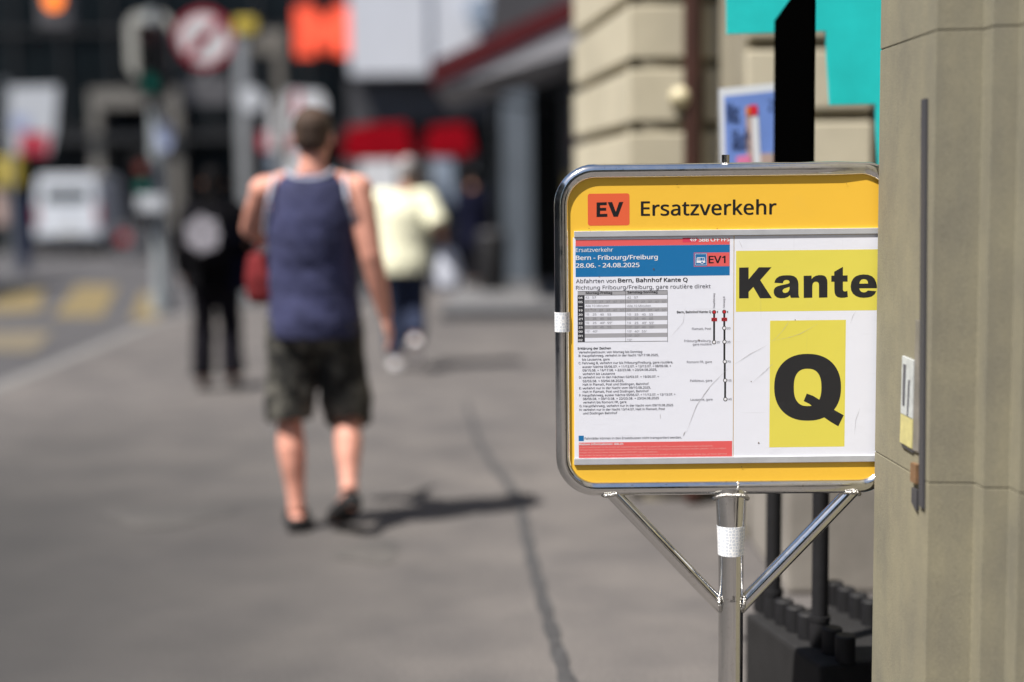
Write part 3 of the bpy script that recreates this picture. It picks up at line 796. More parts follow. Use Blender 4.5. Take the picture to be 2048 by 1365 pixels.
# carriers of the two paper sheets
ts = flat("timetable_sheet", (1147.5, 475.5, 1466.3, 917), 'paper', sign, 0.0010, 0.0012)
ks = flat("platform_sheet", (1467.7, 472, 1771, 914.5), 'paper', sign, 0.0010, 0.0012)
L1, L2, L3, L4 = 0.00104, 0.00110, 0.00116, 0.00122
def letters(s, l, base, r_, top, m, parent, lift, bold=0.0, spacing=1.0, split=True, res=6, italic=0):
    """big word: fitted to its box, one object for each letter"""
    me = text_mesh(s, bold, res, spacing)
    xs = [v.co.x for v in me.vertices]; ys = [v.co.y for v in me.vertices]
    o = S(l, base, lift); x1 = S(r_, base).x; z1 = S(l, top).z
    # use the first letter's box as cap height
    kx = (x1 - o.x) / (max(xs) - min(xs)); x_min = min(xs)
    y0 = min(v.co.y for v in me.vertices if v.co.x < x_min + 0.3); y1 = max(v.co.y for v in me.vertices if v.co.x < x_min + 0.3)
    kz = (z1 - o.z) / (y1 - y0)
    bm = bmesh.new(); bm.from_mesh(me)
    for v in bm.verts: v.co = Vector((o.x + (v.co.x - x_min) * kx, -lift - v.co.z * 0.00001, o.z + (v.co.y - y0) * kz))
    seen = set(); out = []
    bm.verts.ensure_lookup_table()
    for v in bm.verts:
        if v in seen: continue
        stack, grp = [v], []
        seen.add(v)
        while stack:
            c = stack.pop(); grp.append(c)
            for e in c.link_edges:
                d = e.other_vert(c)
                if d not in seen: seen.add(d); stack.append(d)
        out.append(grp)
    out.sort(key=lambda g: sum(v.co.x for v in g) / len(g))
    n_copy = 7 if bold > 0 else 1
    # islands of one letter (its stacked copies) share nearly the same centre
    merged = []
    for g in out:
        cx = (min(v.co.x for v in g) + max(v.co.x for v in g)) / 2
        if merged and abs(cx - merged[-1][0]) < 0.0035: merged[-1][1].extend(g)
        else: merged.append([cx, list(g)])
    for _cx, g in merged:
        gs = {v: i for i, v in enumerate(g)}
        faces = {f for v in g for f in v.link_faces}
        m2 = bpy.data.meshes.new("letter")
        m2.from_pydata([v.co[:] for v in g], [], [[gs[v] for v in f.verts] for f in faces])
        link("letter", m2, m, parent)
    bm.free()
class Ink:
    """collects fine print into one mesh"""
    def __init__(self): self.bm = bmesh.new()
    def text(self, s, l, base, r_, cap, bold=0.0, lift=L3, vertical=False, res=2):
        me = text_mesh(s, bold, res)
        if not me.vertices: return
        xs = [v.co.x for v in me.vertices]
        x_min, wd = min(xs), max(xs) - min(xs)
        o = S(l, base, lift)
        kx = ((r_ - l) * PX) / wd; kz = cap * PX / CAP
        n0 = len(self.bm.verts)
        self.bm.from_mesh(me)
        self.bm.verts.ensure_lookup_table()
        for v in self.bm.verts[n0:]:
            a, b, c = (v.co.x - x_min) * kx, v.co.y * kz, -v.co.z * 0.000008
            v.co = (o + Vector((-b, c, a))) if vertical else (o + Vector((a, c, b)))
    def rect(self, l, t, r_, b, lift):
        x0, x1 = S(l, t).x, S(r_, t).x; z1, z0 = S(l, t).z, S(l, b).z
        vs = [self.bm.verts.new(p) for p in ((x0, -lift, z0), (x1, -lift, z0), (x1, -lift, z1), (x0, -lift, z1))]
        self.bm.faces.new(vs)
    def disc(self, x, y, r, lift):
        c = S(x, y, lift); self.bm.faces.new([self.bm.verts.new(p) for p in disc_pts(c, r * PX, 18)])
    def done(self, m, parent, name="lettering"):
        me = bpy.data.meshes.new(name); self.bm.to_mesh(me); self.bm.free()
        o = link(name, me, m, parent); o["kind"] = "stuff"; return o

# --- yellow header: red badge and the word
ev = rrect(S(1175.5, 420).x, S(1259, 420).x, S(1176, 452).z, S(1176, 388).z, 0.0032, -0.0001, 6)
prism("route_badge", [(p.x, -0.0001, p.z) for p in ev], (0, 0.00005, 0), 'ev_red', panel)
def glyph(loops, conv, m, parent, lift):
    """one heavy letter from its outline (and its counter)"""
    bm = bmesh.new(); ed = []
    for lp in loops:
        vs = [bm.verts.new(S(*conv(*p), lift)) for p in lp]
        ed += [bm.edges.new((vs[i], vs[(i + 1) % len(vs)])) for i in range(len(vs))]
    bmesh.ops.triangle_fill(bm, use_beauty=True, use_dissolve=False, edges=ed)
    for f in bm.faces:
        if f.normal.y > 0: f.normal_flip()
    me = bpy.data.meshes.new("letter"); bm.to_mesh(me); bm.free()
    return link("letter", me, m, parent)
c1_ = lambda x, y: (1090 + x / 4.267, 300 + y / 4.267)
glyph([[(440, 450), (527, 447), (527, 472), (470, 474), (470, 496), (522, 495), (522, 520), (470, 521), (470, 548), (532, 546), (532, 572), (440, 574)]], c1_, 'ink_black', panel, 0.00018)
glyph([[(535, 447), (573, 446), (604, 530), (633, 446), (668, 445), (622, 571), (585, 572)]], c1_, 'ink_black', panel, 0.00018)
letters("Ersatzverkehr", 1281.7, 432.3, 1553, 403.2, 'ink_black', panel, 0.00010, bold=0.016, spacing=1.02)

# --- platform sheet
flat("yellow_field", (1471.6, 502.2, 1755.5, 624), 'kante_yellow', ks, L1)
flat("yellow_field", (1539, 641.7, 1690, 895), 'kante_yellow', ks, L1)
c2_ = lambda x, y: (1440 + x / 4.266, 300 + y / 4.266)
for lp in ([[(162, 1005), (243, 1003), (243, 1105), (330, 1002), (438, 1002), (342, 1112), (442, 1266), (340, 1267), (283, 1170), (243, 1212), (243, 1267), (162, 1268)]],
           [[(463, 1135), (468, 1115), (480, 1096), (505, 1079), (535, 1072), (570, 1070), (602, 1071), (630, 1078), (652, 1094), (664, 1118), (668, 1145), (668, 1228), (671, 1248), (677, 1262), (602, 1263), (596, 1240), (578, 1255), (550, 1265), (515, 1267), (485, 1260), (466, 1244), (457, 1220), (458, 1195), (468, 1177), (487, 1165), (515, 1156), (555, 1148), (580, 1142), (592, 1135), (591, 1122), (582, 1113), (566, 1110), (550, 1113), (540, 1122), (535, 1139)],
            [(592, 1168), (570, 1176), (547, 1183), (535, 1193), (532, 1205), (540, 1218), (556, 1222), (576, 1215), (588, 1201), (592, 1185)]],
           [[(712, 1075), (780, 1073), (780, 1103), (795, 1086), (815, 1075), (840, 1069), (865, 1069), (888, 1074), (904, 1088), (913, 1110), (915, 1135), (915, 1260), (843, 1262), (843, 1155), (840, 1138), (831, 1128), (817, 1125), (802, 1128), (791, 1139), (787, 1155), (786, 1170), (786, 1262), (713, 1264)]],
           [[(973, 1040), (1047, 998), (1047, 1072), (1087, 1071), (1087, 1125), (1047, 1125), (1047, 1190), (1050, 1203), (1059, 1208), (1072, 1207), (1085, 1203), (1089, 1256), (1060, 1262), (1030, 1263), (1002, 1257), (984, 1242), (976, 1218), (974, 1190), (974, 1126), (948, 1126), (948, 1074), (973, 1073)]],
           [[(1337, 1181), (1187, 1182), (1192, 1199), (1205, 1212), (1226, 1217), (1245, 1213), (1260, 1200), (1331, 1206), (1318, 1232), (1292, 1252), (1262, 1260), (1225, 1263), (1190, 1260), (1158, 1248), (1132, 1227), (1117, 1198), (1113, 1165), (1119, 1127), (1135, 1098), (1155, 1080), (1185, 1068), (1222, 1063), (1262, 1066), (1295, 1079), (1317, 1101), (1330, 1130), (1336, 1155)],
            [(1187, 1142), (1262, 1141), (1258, 1120), (1245, 1107), (1224, 1103), (1204, 1108), (1192, 1123)]]):
    glyph(lp, c2_, 'print_black', ks, L2)
bm = bmesh.new()
qc = lambda x, y: S(1420 + x / 3.592, 620 + y / 3.592, L2)
N = 56
def sup(c, rx, ry, k, e=2.25):
    a = 2 * math.pi * k / N; ca, sa = math.cos(a), math.sin(a)
    return qc(c[0] + rx * math.copysign(abs(ca) ** (2 / e), ca), c[1] - ry * math.copysign(abs(sa) ** (2 / e), sa))
vo = [bm.verts.new(sup((700, 556), 240, 240, k)) for k in range(N)]
vi = [bm.verts.new(sup((700, 557), 99, 134, k, 2.5)) for k in range(N)]
for k in range(N): bm.faces.new((vo[k], vo[(k + 1) % N], vi[(k + 1) % N], vi[k]))
lq = link("letter", bpy.data.meshes.new("letter"), None, ks)
bm.to_mesh(lq.data); bm.free(); lq.data.materials.append(M['print_black'])
bm = bmesh.new()
bm.faces.new([bm.verts.new(qc(x, y) + Vector((0, -0.00003, 0))) for x, y in ((672, 655), (694, 601), (740, 618), (800, 655), (845, 694), (890, 718), (959, 757), (920, 836), (868, 806), (820, 773), (760, 716), (715, 676))])
from_bm("letter_tail", bm, 'print_black', ks)

# --- timetable sheet
flat("red_band", (1151, 480.6, 1459.3, 493), 'sheet_red', ts, L1)
flat("crimson_block", (1365, 476.2, 1394.7, 485), 'sheet_pink', ts, L2)
flat("blue_band", (1151, 493.2, 1459.3, 554.6), 'sheet_blue', ts, L1)
flat("route_box", (1414.6, 505.5, 1458.8, 533.2), 'sheet_red', ts, L2)
ib = flat("pictogram", (1387.6, 505.8, 1414.4, 533.8), 'sheet_red', ts, L2)
flat("pictogram_field", (1388.6, 506.8, 1413.6, 532.8), 'sheet_blue', ts, L2 + 0.00003, 0.00002)
bus = Ink()
def bx(x, y): return 1370 + x / 13.65, 460 + y / 13.65
for a, b, c, d in ((278, 655, 586, 664), (278, 958, 586, 967), (278, 664, 286, 958), (578, 664, 586, 958), (312, 842, 545, 905), (330, 752, 535, 766), (318, 766, 340, 842), (365, 766, 380, 842), (398, 766, 412, 842), (480, 766, 490, 842), (525, 766, 540, 842)):
    bus.rect(*bx(a, b), *bx(c, d), L2 + 0.00007)
bus.disc(*bx(462, 890), 3.0, L2 + 0.00010)
bus.done('ink_white', ts, "bus_pictogram")
wheel = Ink(); wheel.disc(*bx(462, 890), 1.9, L2 + 0.00013); wheel.done('sheet_blue', ts, "bus_wheel")
logo = Ink()
def lg(x, y): return 1370 + x / 13.65, 460 + y / 13.65
logo.rect(*lg(160, 258), *lg(290, 274), L3); logo.rect(*lg(216, 218), *lg(234, 314), L3)
for sgn, x0 in ((1, 134), (-1, 318)):
    for up in (1, -1):
        pts = [(x0, 266), (x0 + sgn * 42, 266 - up * 48), (x0 + sgn * 70, 266 - up * 48), (x0 + sgn * 28, 266)]
        logo.bm.faces.new([logo.bm.verts.new(S(*lg(*p), L3 + 0.00002)) for p in pts])
logo.text("SBB CFF FFS", 1397.8, 483.4, 1458.3, 7.4, 0.028)
logo.text("Ersatzverkehr", 1151.5, 504.4, 1225.5, 7.6, 0.002)
logo.text("Bern - Fribourg/Freiburg", 1151.5, 520.4, 1314.4, 8.4, 0.018)
logo.text("28.06. - 24.08.2025", 1151.5, 535.9, 1278.2, 8.4, 0.018)
logo.text("Weitere Informationen: sbb.ch", 1157.5, 890.8, 1247, 4.0, 0.02)
logo.done('ink_white', ts)
flat("red_field", (1157.5, 885.5, 1464, 916.3), 'sheet_red', ts, L1)
pale = Ink()
for s_, y_, r_ in (("In den Ersatzbussen ist die Anzahl der Sitzplätze begrenzt. Für Gruppen (ab 10 Personen) sind Reservierungen erforderlich.", 896.4, 1427.5),
                   ("Der Kauf von Fahrkarten in den Ersatzbussen ist nicht möglich. Personen mit eingeschränkter Mobilität werden gebeten, sich zu melden.", 901.6, 1455),
                   ("Kontakt mit Contact Center Handicap unter 0800 007 102 aufzunehmen.", 907, 1316.7),
                   ("Bitte achten Sie besonders auf die Lautsprecherdurchsagen. Informationen erhalten Sie auf sbb.ch, in Ihrer Mobile App, an Ihrem Bahnhof", 912.6, 1456)):
    pale.text(s_, 1158, y_, r_, 3.1, 0.0, res=1)
pale.done('ink_pale', ts)
letters("EV1", 1416.8, 526.9, 1450.8, 512.2, 'ink_black', ts, L3, bold=0.02)
blk = Ink()
blk.text("Bern, Bahnhof Kante Q", 1235.8, 565.0, 1374.3, 7.6, 0.020)
blk.text("Erklärung der Zeichen", 1155.3, 699.4, 1221.5, 4.4, 0.020)
blk.text("Montag-Freitag", 1171.5, 588.4, 1224, 4.2, 0.022)
blk.text("Samstag-Sonntag", 1254.5, 587, 1314.5, 4.2, 0.022)
blk.text("Bern, Bahnhof Kante Q", 1353.5, 626.7, 1421.8, 4.4, 0.022)
blk.rect(1426.1, 624, 1429.9, 684, L2); blk.rect(1446.4, 624, 1450.2, 661, L2); blk.rect(1446.7, 660.8, 1450.5, 724, L2)
blk.rect(1447.4, 723.8, 1451.2, 762, L2); blk.rect(1448.1, 761.8, 1451.9, 799, L2)
stops = [(1428, 684.6), (1448.3, 656.5), (1448.7, 684), (1449.4, 723.6), (1450, 761), (1450.5, 798.7)]
for x, y in stops + [(1428, 624.5), (1448.2, 624)]: blk.disc(x, y, 4.2, L2 + 0.00003)
for x in (1428, 1448.2):
    c = [S(x + 5.2, 624.2, L2), S(x + 7.6, 621.2, L2), S(x + 7.6, 627.2, L2)]
    blk.bm.faces.new([blk.bm.verts.new(p) for p in c])
blk.text("EV1", 1423.4, 641.6, 1433, 4.2, 0.02, lift=L4); blk.text("EV1", 1443.6, 641.4, 1453.2, 4.2, 0.02, lift=L4)
for l, t, r_, b in ((1155.3, 582.8, 1335, 583.4), (1155.3, 684.1, 1335, 684.7), (1334.4, 583, 1335, 684.5), (1250.6, 583, 1251.1, 684.5), (1155.3, 591, 1335, 591.5)):
    blk.rect(l, t, r_, b, L3)
blk.done('print_black', ts)
wd = Ink()
for x, y in stops: wd.disc(x, y, 2.8, L2 + 0.00006)
wd.done('paper_edge', ts, "stop_ring")
rd = Ink()
for x, y in ((1428, 624.5), (1448.2, 624)): rd.disc(x, y, 3.0, L2 + 0.00006)
rd.rect(1422.6, 636, 1433.8, 642.8, L3); rd.rect(1442.8, 635.8, 1454, 642.6, L3)
rd.done('dot_red', ts, "route_marker")
flat("pictogram", (1157.2, 871.6, 1167.6, 882.6), 'sheet_blue', ts, L1)
# the timetable grid
flat("table_head", (1155.3, 583, 1335, 591.2), 'table_grey', ts, L1)
flat("hour_column", (1155.3, 591.4, 1169.3, 684.5), 'table_dark', ts, L1)
row_y = [591.4 + 8.46 * i for i in range(12)]
for i in (1, 3, 5, 7, 9):
    flat("grey_row", (1169.6, row_y[i], 1334.6, row_y[i + 1]), 'table_grey', ts, L1)
hrs = Ink()
for i, s_ in enumerate(("04", "05", "—", "19", "20", "21", "22", "23", "00", "01", "02")):
    hrs.text(s_, 1157, row_y[i] + 6.6, 1165, 4.0, 0.022, lift=L2)
hrs.done('ink_white', ts)
lt = Ink()
rows_a = ["42 57", "07 17 27 37 47 57", "Alle 10 Minuten", "07 17 27 37 47 57", "10 25 40 55", "10 25 40 55", "10 25 40 55", "10 25 40 55", "10 40", "", ""]
rows_b = ["42 57", "07 17 27 37 47 57", "Alle 10 Minuten", "07 17 27 37 47 57", "10 25 40 55", "10 25 40 55", "10 25 40 55", "10 25 40 55", "10 40 55", "10 50", "10"]
sup_ = {(0, 6): {2: "F", 3: "F"}, (0, 7): {0: "F", 1: "F"}, (0, 8): {0: "C", 1: "D"}, (1, 6): {2: "F", 3: "F"}, (1, 7): {0: "F", 1: "F", 3: "B"}, (1, 8): {0: "C", 1: "D", 2: "H"}, (1, 9): {0: "E", 1: "E"}, (1, 10): {0: "G"}}
for ci, (x0, rows) in enumerate(((1170.5, rows_a), (1254.2, rows_b))):
    for i, s_ in enumerate(rows):
        if not s_: continue
        yb = row_y[i] + 6.0
        if s_.startswith("Alle"): lt.text(s_, x0, yb, x0 + 47, 4.2, 0.0, lift=L3); continue
        for j, w_ in enumerate(s_.split()):
            xx = x0 + 13.9 * j + (0 if i < 4 else 0.8 * j)
            lt.text(w_, xx, yb, xx + 7.4, 4.2, 0.0, lift=L3)
            e = sup_.get((ci, i), {}).get(j)
            if e: lt.text(e, xx + 8, yb - 2.0, xx + 9.8, 2.4, 0.0, lift=L3)
for s_, l, b, r_ in (("Flamatt, Post", 1383.6, 660, 1422), ("Fribourg/Freiburg,", 1368.2, 684.2, 1422.2), ("gare routière", 1385.3, 691, 1422.8), ("Romont FR, gare", 1373.5, 726.4, 1423.5), ("Palézieux, gare", 1380, 763.7, 1424), ("Lausanne, gare", 1380.7, 801.5, 1424.9),
                     ("20", 1453.4, 659, 1460.4), ("35", 1453.6, 686.4, 1460.6), ("70", 1454, 725.8, 1461), ("105", 1454.6, 763.3, 1462.5), ("145", 1455, 800.6, 1463), ("35'", 1433.4, 686.8, 1440)):
    lt.text(s_, l, b, r_, 4.4, 0.004)
lt.text("Hauptfahrweg", 1429.2, 616.4, 1458.6, 3.4, 0.012, vertical=True)
lt.text("Fahrweg B", 1449.2, 616.2, 1472, 3.4, 0.012, vertical=True)
lt.done('ink_light', ts)
gp = Ink()
gp.text("Abfahrten von", 1151.8, 566.6, 1231.4, 7.6, 0.006)
gp.text("Richtung Fribourg/Freiburg, gare routière direkt", 1151.8, 579.5, 1419.6, 7.4, 0.002)
gp.text("Fahrräder können in den Ersatzbussen nicht transportiert werden.", 1169.2, 879.2, 1364, 4.6, 0.002)
for s_, l, b, r_ in (("Verkehrszeitraum: von Montag bis Sonntag", 1157, 706.9, 1284.2), ("B: Hauptfahrweg, verkehrt in der Nacht 16/17.08.2025,", 1157, 713.9, 1316.9), ("bis Lausanne, gare", 1164.2, 721.3, 1219),
                     ("C: Fahrweg B, verkehrt nur bis Fribourg/Freiburg, gare routière,", 1157, 728.6, 1345.8), ("ausser Nächte 05/06.07. + 11/12.07. + 12/13.07. + 08/09.08. +", 1164.4, 736, 1342), ("09/10.08. + 16/17.08. + 22/23.08. + 23/24.08.2025,", 1164.8, 743, 1313.8), ("verkehrt bis Lausanne", 1164.8, 750, 1229.7),
                     ("D: verkehrt nur in den Nächten 02/03.07. + 19/20.07. +", 1157.8, 757, 1317.9), ("02/03.08. + 03/04.08.2025,", 1165.2, 764.4, 1247.7), ("Halt in Flamatt, Post und Düdingen, Bahnhof", 1165.2, 771.3, 1297.4),
                     ("E: verkehrt nur in der Nacht vom 09/10.08.2025,", 1158.2, 778.7, 1301.5), ("Halt in Flamatt, Post und Düdingen, Bahnhof", 1165.4, 785.7, 1297.4),
                     ("F: Hauptfahrweg, ausser Nächte 05/06.07. + 11/12.07. + 12/13.07. +", 1158.2, 793, 1351.3), ("08/09.08. + 09/10.08. + 22/23.08. + 23/24.08.2025", 1165.6, 800, 1318), ("verkehrt bis Romont FR, gare", 1165.6, 807, 1252.9),
                     ("G: Hauptfahrweg, verkehrt nur in der Nacht vom 09/10.08.2025", 1158.6, 814.4, 1346.8), ("H: verkehrt nur in der Nacht 13/14.07, Halt in Flamatt, Post", 1158.6, 821.8, 1330.2), ("und Düdingen Bahnhof", 1166, 828.8, 1234.6)):
    gp.text(s_, l, b, r_, 4.3, 0.006)
gp.done('ink_grey', ts)
# scuffs on the clear covers and dirt specks
def scratch(pts, w, parent, m='scratch'):
    bm = bmesh.new(); pv = None; n = len(pts)
    for i in range((n - 1) * 5 + 1):
        t = i / 5; j = min(int(t), n - 2); f = t - j
        x = pts[j][0] * (1 - f) + pts[j + 1][0] * f + random.uniform(-.3, .3); y = pts[j][1] * (1 - f) + pts[j + 1][1] * f + random.uniform(-.3, .3)
        q = i / ((n - 1) * 5); ww = 0.75 * w * (0.25 + math.sin(math.pi * q)) * random.uniform(.6, 1.2)
        a, b = bm.verts.new(S(x - ww / 2, y - ww * .3, 0.0013)), bm.verts.new(S(x + ww / 2, y + ww * .3, 0.0013))
        if pv: bm.faces.new((pv[0], pv[1], b, a))
        pv = (a, b)
    from_bm("scuff_mark", bm, m, parent)
scratch([(1455, 738), (1420, 772), (1392, 812), (1372, 866)], 0.9, ts)
scratch([(1371, 612), (1366, 645), (1340, 675)], 0.5, ts)
scratch([(1320, 828), (1321, 838)], 1.2, ts)
scratch([(1370, 862), (1366, 872)], 1.6, ts)
scratch([(1470, 728), (1500, 708), (1535, 690)], 0.8, ks)
scratch([(1505, 765), (1530, 742), (1545, 728)], 0.8, ks)
scratch([(1540, 682), (1575, 676), (1600, 668), (1635, 648)], 0.6, ks)
scratch([(1542, 686), (1565, 662), (1580, 640)], 0.5, ks)
scratch([(1708, 870), (1711, 840), (1720, 815)], 0.5, ks)
scratch([(1700, 648), (1705, 632), (1712, 622)], 0.5, ks)
scratch([(1478, 482), (1484, 496)], 1.2, ks)
for (x, y, r_) in ((1182, 606 + 12, 1.0), (1307, 539, 1.6), (1198, 553, 1.0), (1517, 886, 1.5), (1483, 934, 1.0), (1178, 458, .9), (1434, 458, .9), (1354, 370, .8), (1693, 368, .8), (1398, 681, 1.4), (1590, 640, .9), (1502, 763, .9)):
    c = S(x, y, 0.0014)
    pts = [c + Vector((r_ * PX * random.uniform(.5, 1.2) * math.cos(a), 0, r_ * PX * random.uniform(.6, 1.5) * math.sin(a))) for a in [2 * math.pi * k / 8 for k in range(8)]]
    prism("dirt_speck", pts, (0, 0.0005, 0), 'dirt', sign)

# ================================================================== THE BLACK PEG STAND, TURQUOISE BOARD, POSTER
ZB = 0.235
c_f = gnd(1641, 1332, ZB)                            # near left corner of the top
c_b = gnd(1490, 1226, ZB)
yaw = math.atan2(-(c_b.x - c_f.x), c_b.y - c_f.y)
ps = thing("peg_stand", "black box stand with rows of short round pegs behind the stop sign", "stand", (c_f.x, c_f.y, 0), yaw)
box("base_box", (0, 0, 0.003), (0.70, (c_b - c_f).length, ZB), 'black_box', ps, bevel=0.012)
inv = Matrix.Rotation(-yaw, 3, 'Z')
def to_ps(v): return inv @ (v - Vector((c_f.x, c_f.y, 0)))
a, b = to_ps(gnd(1690, 1322, ZB)), to_ps(gnd(1525, 1222, ZB))
pegm = None
def peg(p, h=0.068, r=0.0264):
    global pegm
    if pegm is None:
        bm = bmesh.new(); bm_tube(bm, [(0, 0, 0), (0, 0, h - .003), (0, 0, h)], [r, r, r - .003], 20)
        pegm = from_bm("peg", bm, 'black_metal', ps, smooth=True); autosmooth(pegm); o = pegm
    else:
        o = bpy.data.objects.new("peg", pegm.data); COL.objects.link(o); o.parent = ps
    o.location = (p.x, p.y, ZB + 0.0005)
    return o
row = [a.lerp(b, k / 7) for k in range(8)]
for k, p in enumerate(row): peg(p)
d0 = to_ps(gnd(1687, 1216, ZB)) - a.lerp(b, 0.5)
d0 = Vector((d0.x, 0, 0))
for p in row: peg(p + d0)
posts = []
for k in (2, 6):
    p = row[k]; posts.append(p)
    cyl("upright", (p.x, p.y, ZB + 0.068), (p.x, p.y, 1.2), 0.0218, 'black_metal', ps, 24)
    cyl("socket", (p.x, p.y, ZB + 0.0685), (p.x, p.y, ZB + 0.082), 0.028, 'black_metal', ps, 24)
# upright black blade between the two posts, with a slanted top
Rz = Matrix.Rotation(yaw, 3, 'Z')
w0 = Rz @ posts[0] + Vector((c_f.x, c_f.y, 0)); w1 = Rz @ posts[1] + Vector((c_f.x, c_f.y, 0))
def blade_z(px, py, P): return at(px, py, P.y).z
n0, n1 = posts[0], posts[1]
e0 = to_ps(at(1630, 200, w0.y)); e1 = to_ps(at(1556, 200, w1.y))
za_, zb_2 = at(1553, 42, w1.y).z, at(1580, -6, w0.y).z
q = e0.lerp(e1, 0.6)
dn = Vector((-(e1 - e0).y, (e1 - e0).x, 0)).normalized() * 0.012
prism("blade", [Vector((e0.x, e0.y, 0.95)), Vector((e1.x, e1.y, 0.95)), Vector((e1.x, e1.y, za_)), Vector((q.x, q.y, zb_2 + 0.01)), Vector((e0.x, e0.y, zb_2 + 0.06))], dn, 'deep_black', ps)

Yq = 4.08
tb = thing("turquoise_board", "turquoise stair shaped board standing behind the black blade", "board", (0, Yq, 0))
pts = [(1453, -60), (1455, 68), (1652, 62), (1661, 210), (1751, 208), (1759, 335), (1765, 470), (1768, 1200), (1830, 1200), (1835, -60)]
def on_y(px, py, Y):
    p = at(px, py, Y); return Vector((p.x, 0, p.z))
prism("board", [on_y(*p, Yq) for p in pts], (0, 0.022, 0), 'turquoise', tb)
box("edge_trim", (on_y(1766, 30, Yq).x, -0.002, on_y(1766, 66, Yq).z), (on_y(1773, 30, Yq).x, -0.0005, on_y(1766, -40, Yq).z), 'black_metal', tb)
box("foot", (on_y(1768, 1190, Yq).x, -0.03, ZB + 0.001), (on_y(1830, 1190, Yq).x, 0.04, on_y(1768, 1192, Yq).z), 'black_metal', tb)

Yb = 4.45
pb = thing("poster_board", "white edged blue poster on a thin board left of the black blade", "poster", (0, Yb, 0))
def pbp(x, y): return on_y(x, y, Yb)
def pbpoly(name, pxs, m, lift, th=0.0006, parent=pb): return prism(name, [pbp(*p) + Vector((0, -lift, 0)) for p in pxs], (0, th, 0), m, parent)
sheet_w = pbpoly("board", [(1438, 178), (1572, 164), (1580, 520), (1446, 520)], 'poster_white', 0.0, 0.008)
pbpoly("blue_field", [(1448, 193), (1565, 181), (1572, 512), (1455, 512)], 'poster_blue', 0.001)
pbpoly("tan_bar", [(1491, 214), (1506, 212), (1510, 330), (1494, 330)], 'poster_tan', 0.002)
pbpoly("white_bar", [(1503, 234), (1516, 233), (1521, 330), (1507, 330)], 'poster_white', 0.003)
pbpoly("red_block", [(1498, 211), (1514, 210), (1515, 230), (1499, 232)], 'poster_red', 0.004)
pbpoly("orange_block", [(1491, 214), (1499, 213), (1500, 230), (1492, 231)], 'poster_orange', 0.004)
pbpoly("pink_block", [(1472, 314), (1500, 310), (1502, 345), (1474, 345)], 'poster_pink', 0.005)
pbpoly("green_block", [(1546, 302), (1575, 300), (1577, 345), (1548, 345)], 'poster_green', 0.005)
pbpoly("grey_block", [(1520, 308), (1546, 306), (1548, 345), (1522, 345)], 'poster_tan', 0.004)
bm = bmesh.new()
for s_, l, b_, r_, t_ in (("Was", 1452, 246, 1478, 207), ("läuft", 1464, 300, 1500, 262), ("25", 1536, 222, 1556, 200), ("Kultur", 1508, 300, 1556, 264)):
    me = text_mesh(s_, 0.03 if l < 1500 else 0.0, 3); xs = [v.co.x for v in me.vertices]; ysv = [v.co.y for v in me.vertices]
    o = pbp(l, b_); kx = (pbp(r_, b_).x - o.x) / (max(xs) - min(xs)); kz = (pbp(l, t_).z - o.z) / CAP
    if s_ == "Kultur": continue
    n0_ = len(bm.verts); bm.from_mesh(me); bm.verts.ensure_lookup_table()
    for v in bm.verts[n0_:]: v.co = Vector((o.x + (v.co.x - min(xs)) * kx, -0.0022 - v.co.z * .00005, o.z + v.co.y * kz))
lo_ = from_bm("lettering", bm, 'poster_ink', pb); lo_["kind"] = "stuff"
for x in (1475, 1550):
    p = pbp(x, 500); cyl("leg", (p.x, 0.014, 0.003), (p.x, 0.014, p.z), 0.011, 'black_metal', pb, 12)

# ================================================================== STREET FURNITURE FARTHER OFF
base = gnd(326, 622)
Yt = base.y
tl = thing("traffic_light", "traffic light mast at the crossing with round no turning sign on an arm", "traffic light", (base.x, Yt, 0))
def T(px, py, dy=0.0):
    p = at(px, py, Yt + dy); return Vector((p.x - base.x, dy, p.z))
cyl("mast", (0, 0, 0), (0, 0, T(320, 20).z), 0.105, 'pole_grey', tl, 24, r2=0.085)
cyl("mast_foot", (0, 0, 0), (0, 0, 0.25), 0.15, 'pole_grey', tl, 24)
h0, h1 = T(288, 196), T(338, 50)
hd = box("signal_head", (h0.x, -0.32, h0.z), (h1.x, -0.02, h1.z), 'signal_black', tl, bevel=0.03)
for i, lm in enumerate(('green_lens', 'off_lens', 'red_lens')):
    cz = h0.z + (h1.z - h0.z) * (0.18 + 0.32 * i); cx = (h0.x + h1.x) / 2
    bm = bmesh.new(); bm_prism(bm, disc_pts((cx, -0.345, cz), 0.105), (0, 0.03, 0)); from_bm("lens", bm, lm, hd)
    bm = bmesh.new()
    ring = [(0.125 * math.cos(R(a)), 0.125 * math.sin(R(a))) for a in range(-20, 201, 20)]
    for (xa_, za2), (xb_, zb3) in zip(ring, ring[1:]):
        bm_prism(bm, [(cx + xa_, -0.32, cz + za2), (cx + xb_, -0.32, cz + zb3), (cx + xb_ * .93, -0.32, cz + zb3 * .93), (cx + xa_ * .93, -0.32, cz + za2 * .93)], (0, -0.2, 0))
    from_bm("visor", bm, 'signal_black', hd)
l0, l1 = T(256, 158), T(290, 24)
bb = rrect(l0.x, T(345, 30).x, l0.z, l1.z, 0.2, 0.0, 5)
prism("backboard", [(p.x, -0.015, p.z) for p in bb], (0, 0.02, 0), 'board_pale', tl)
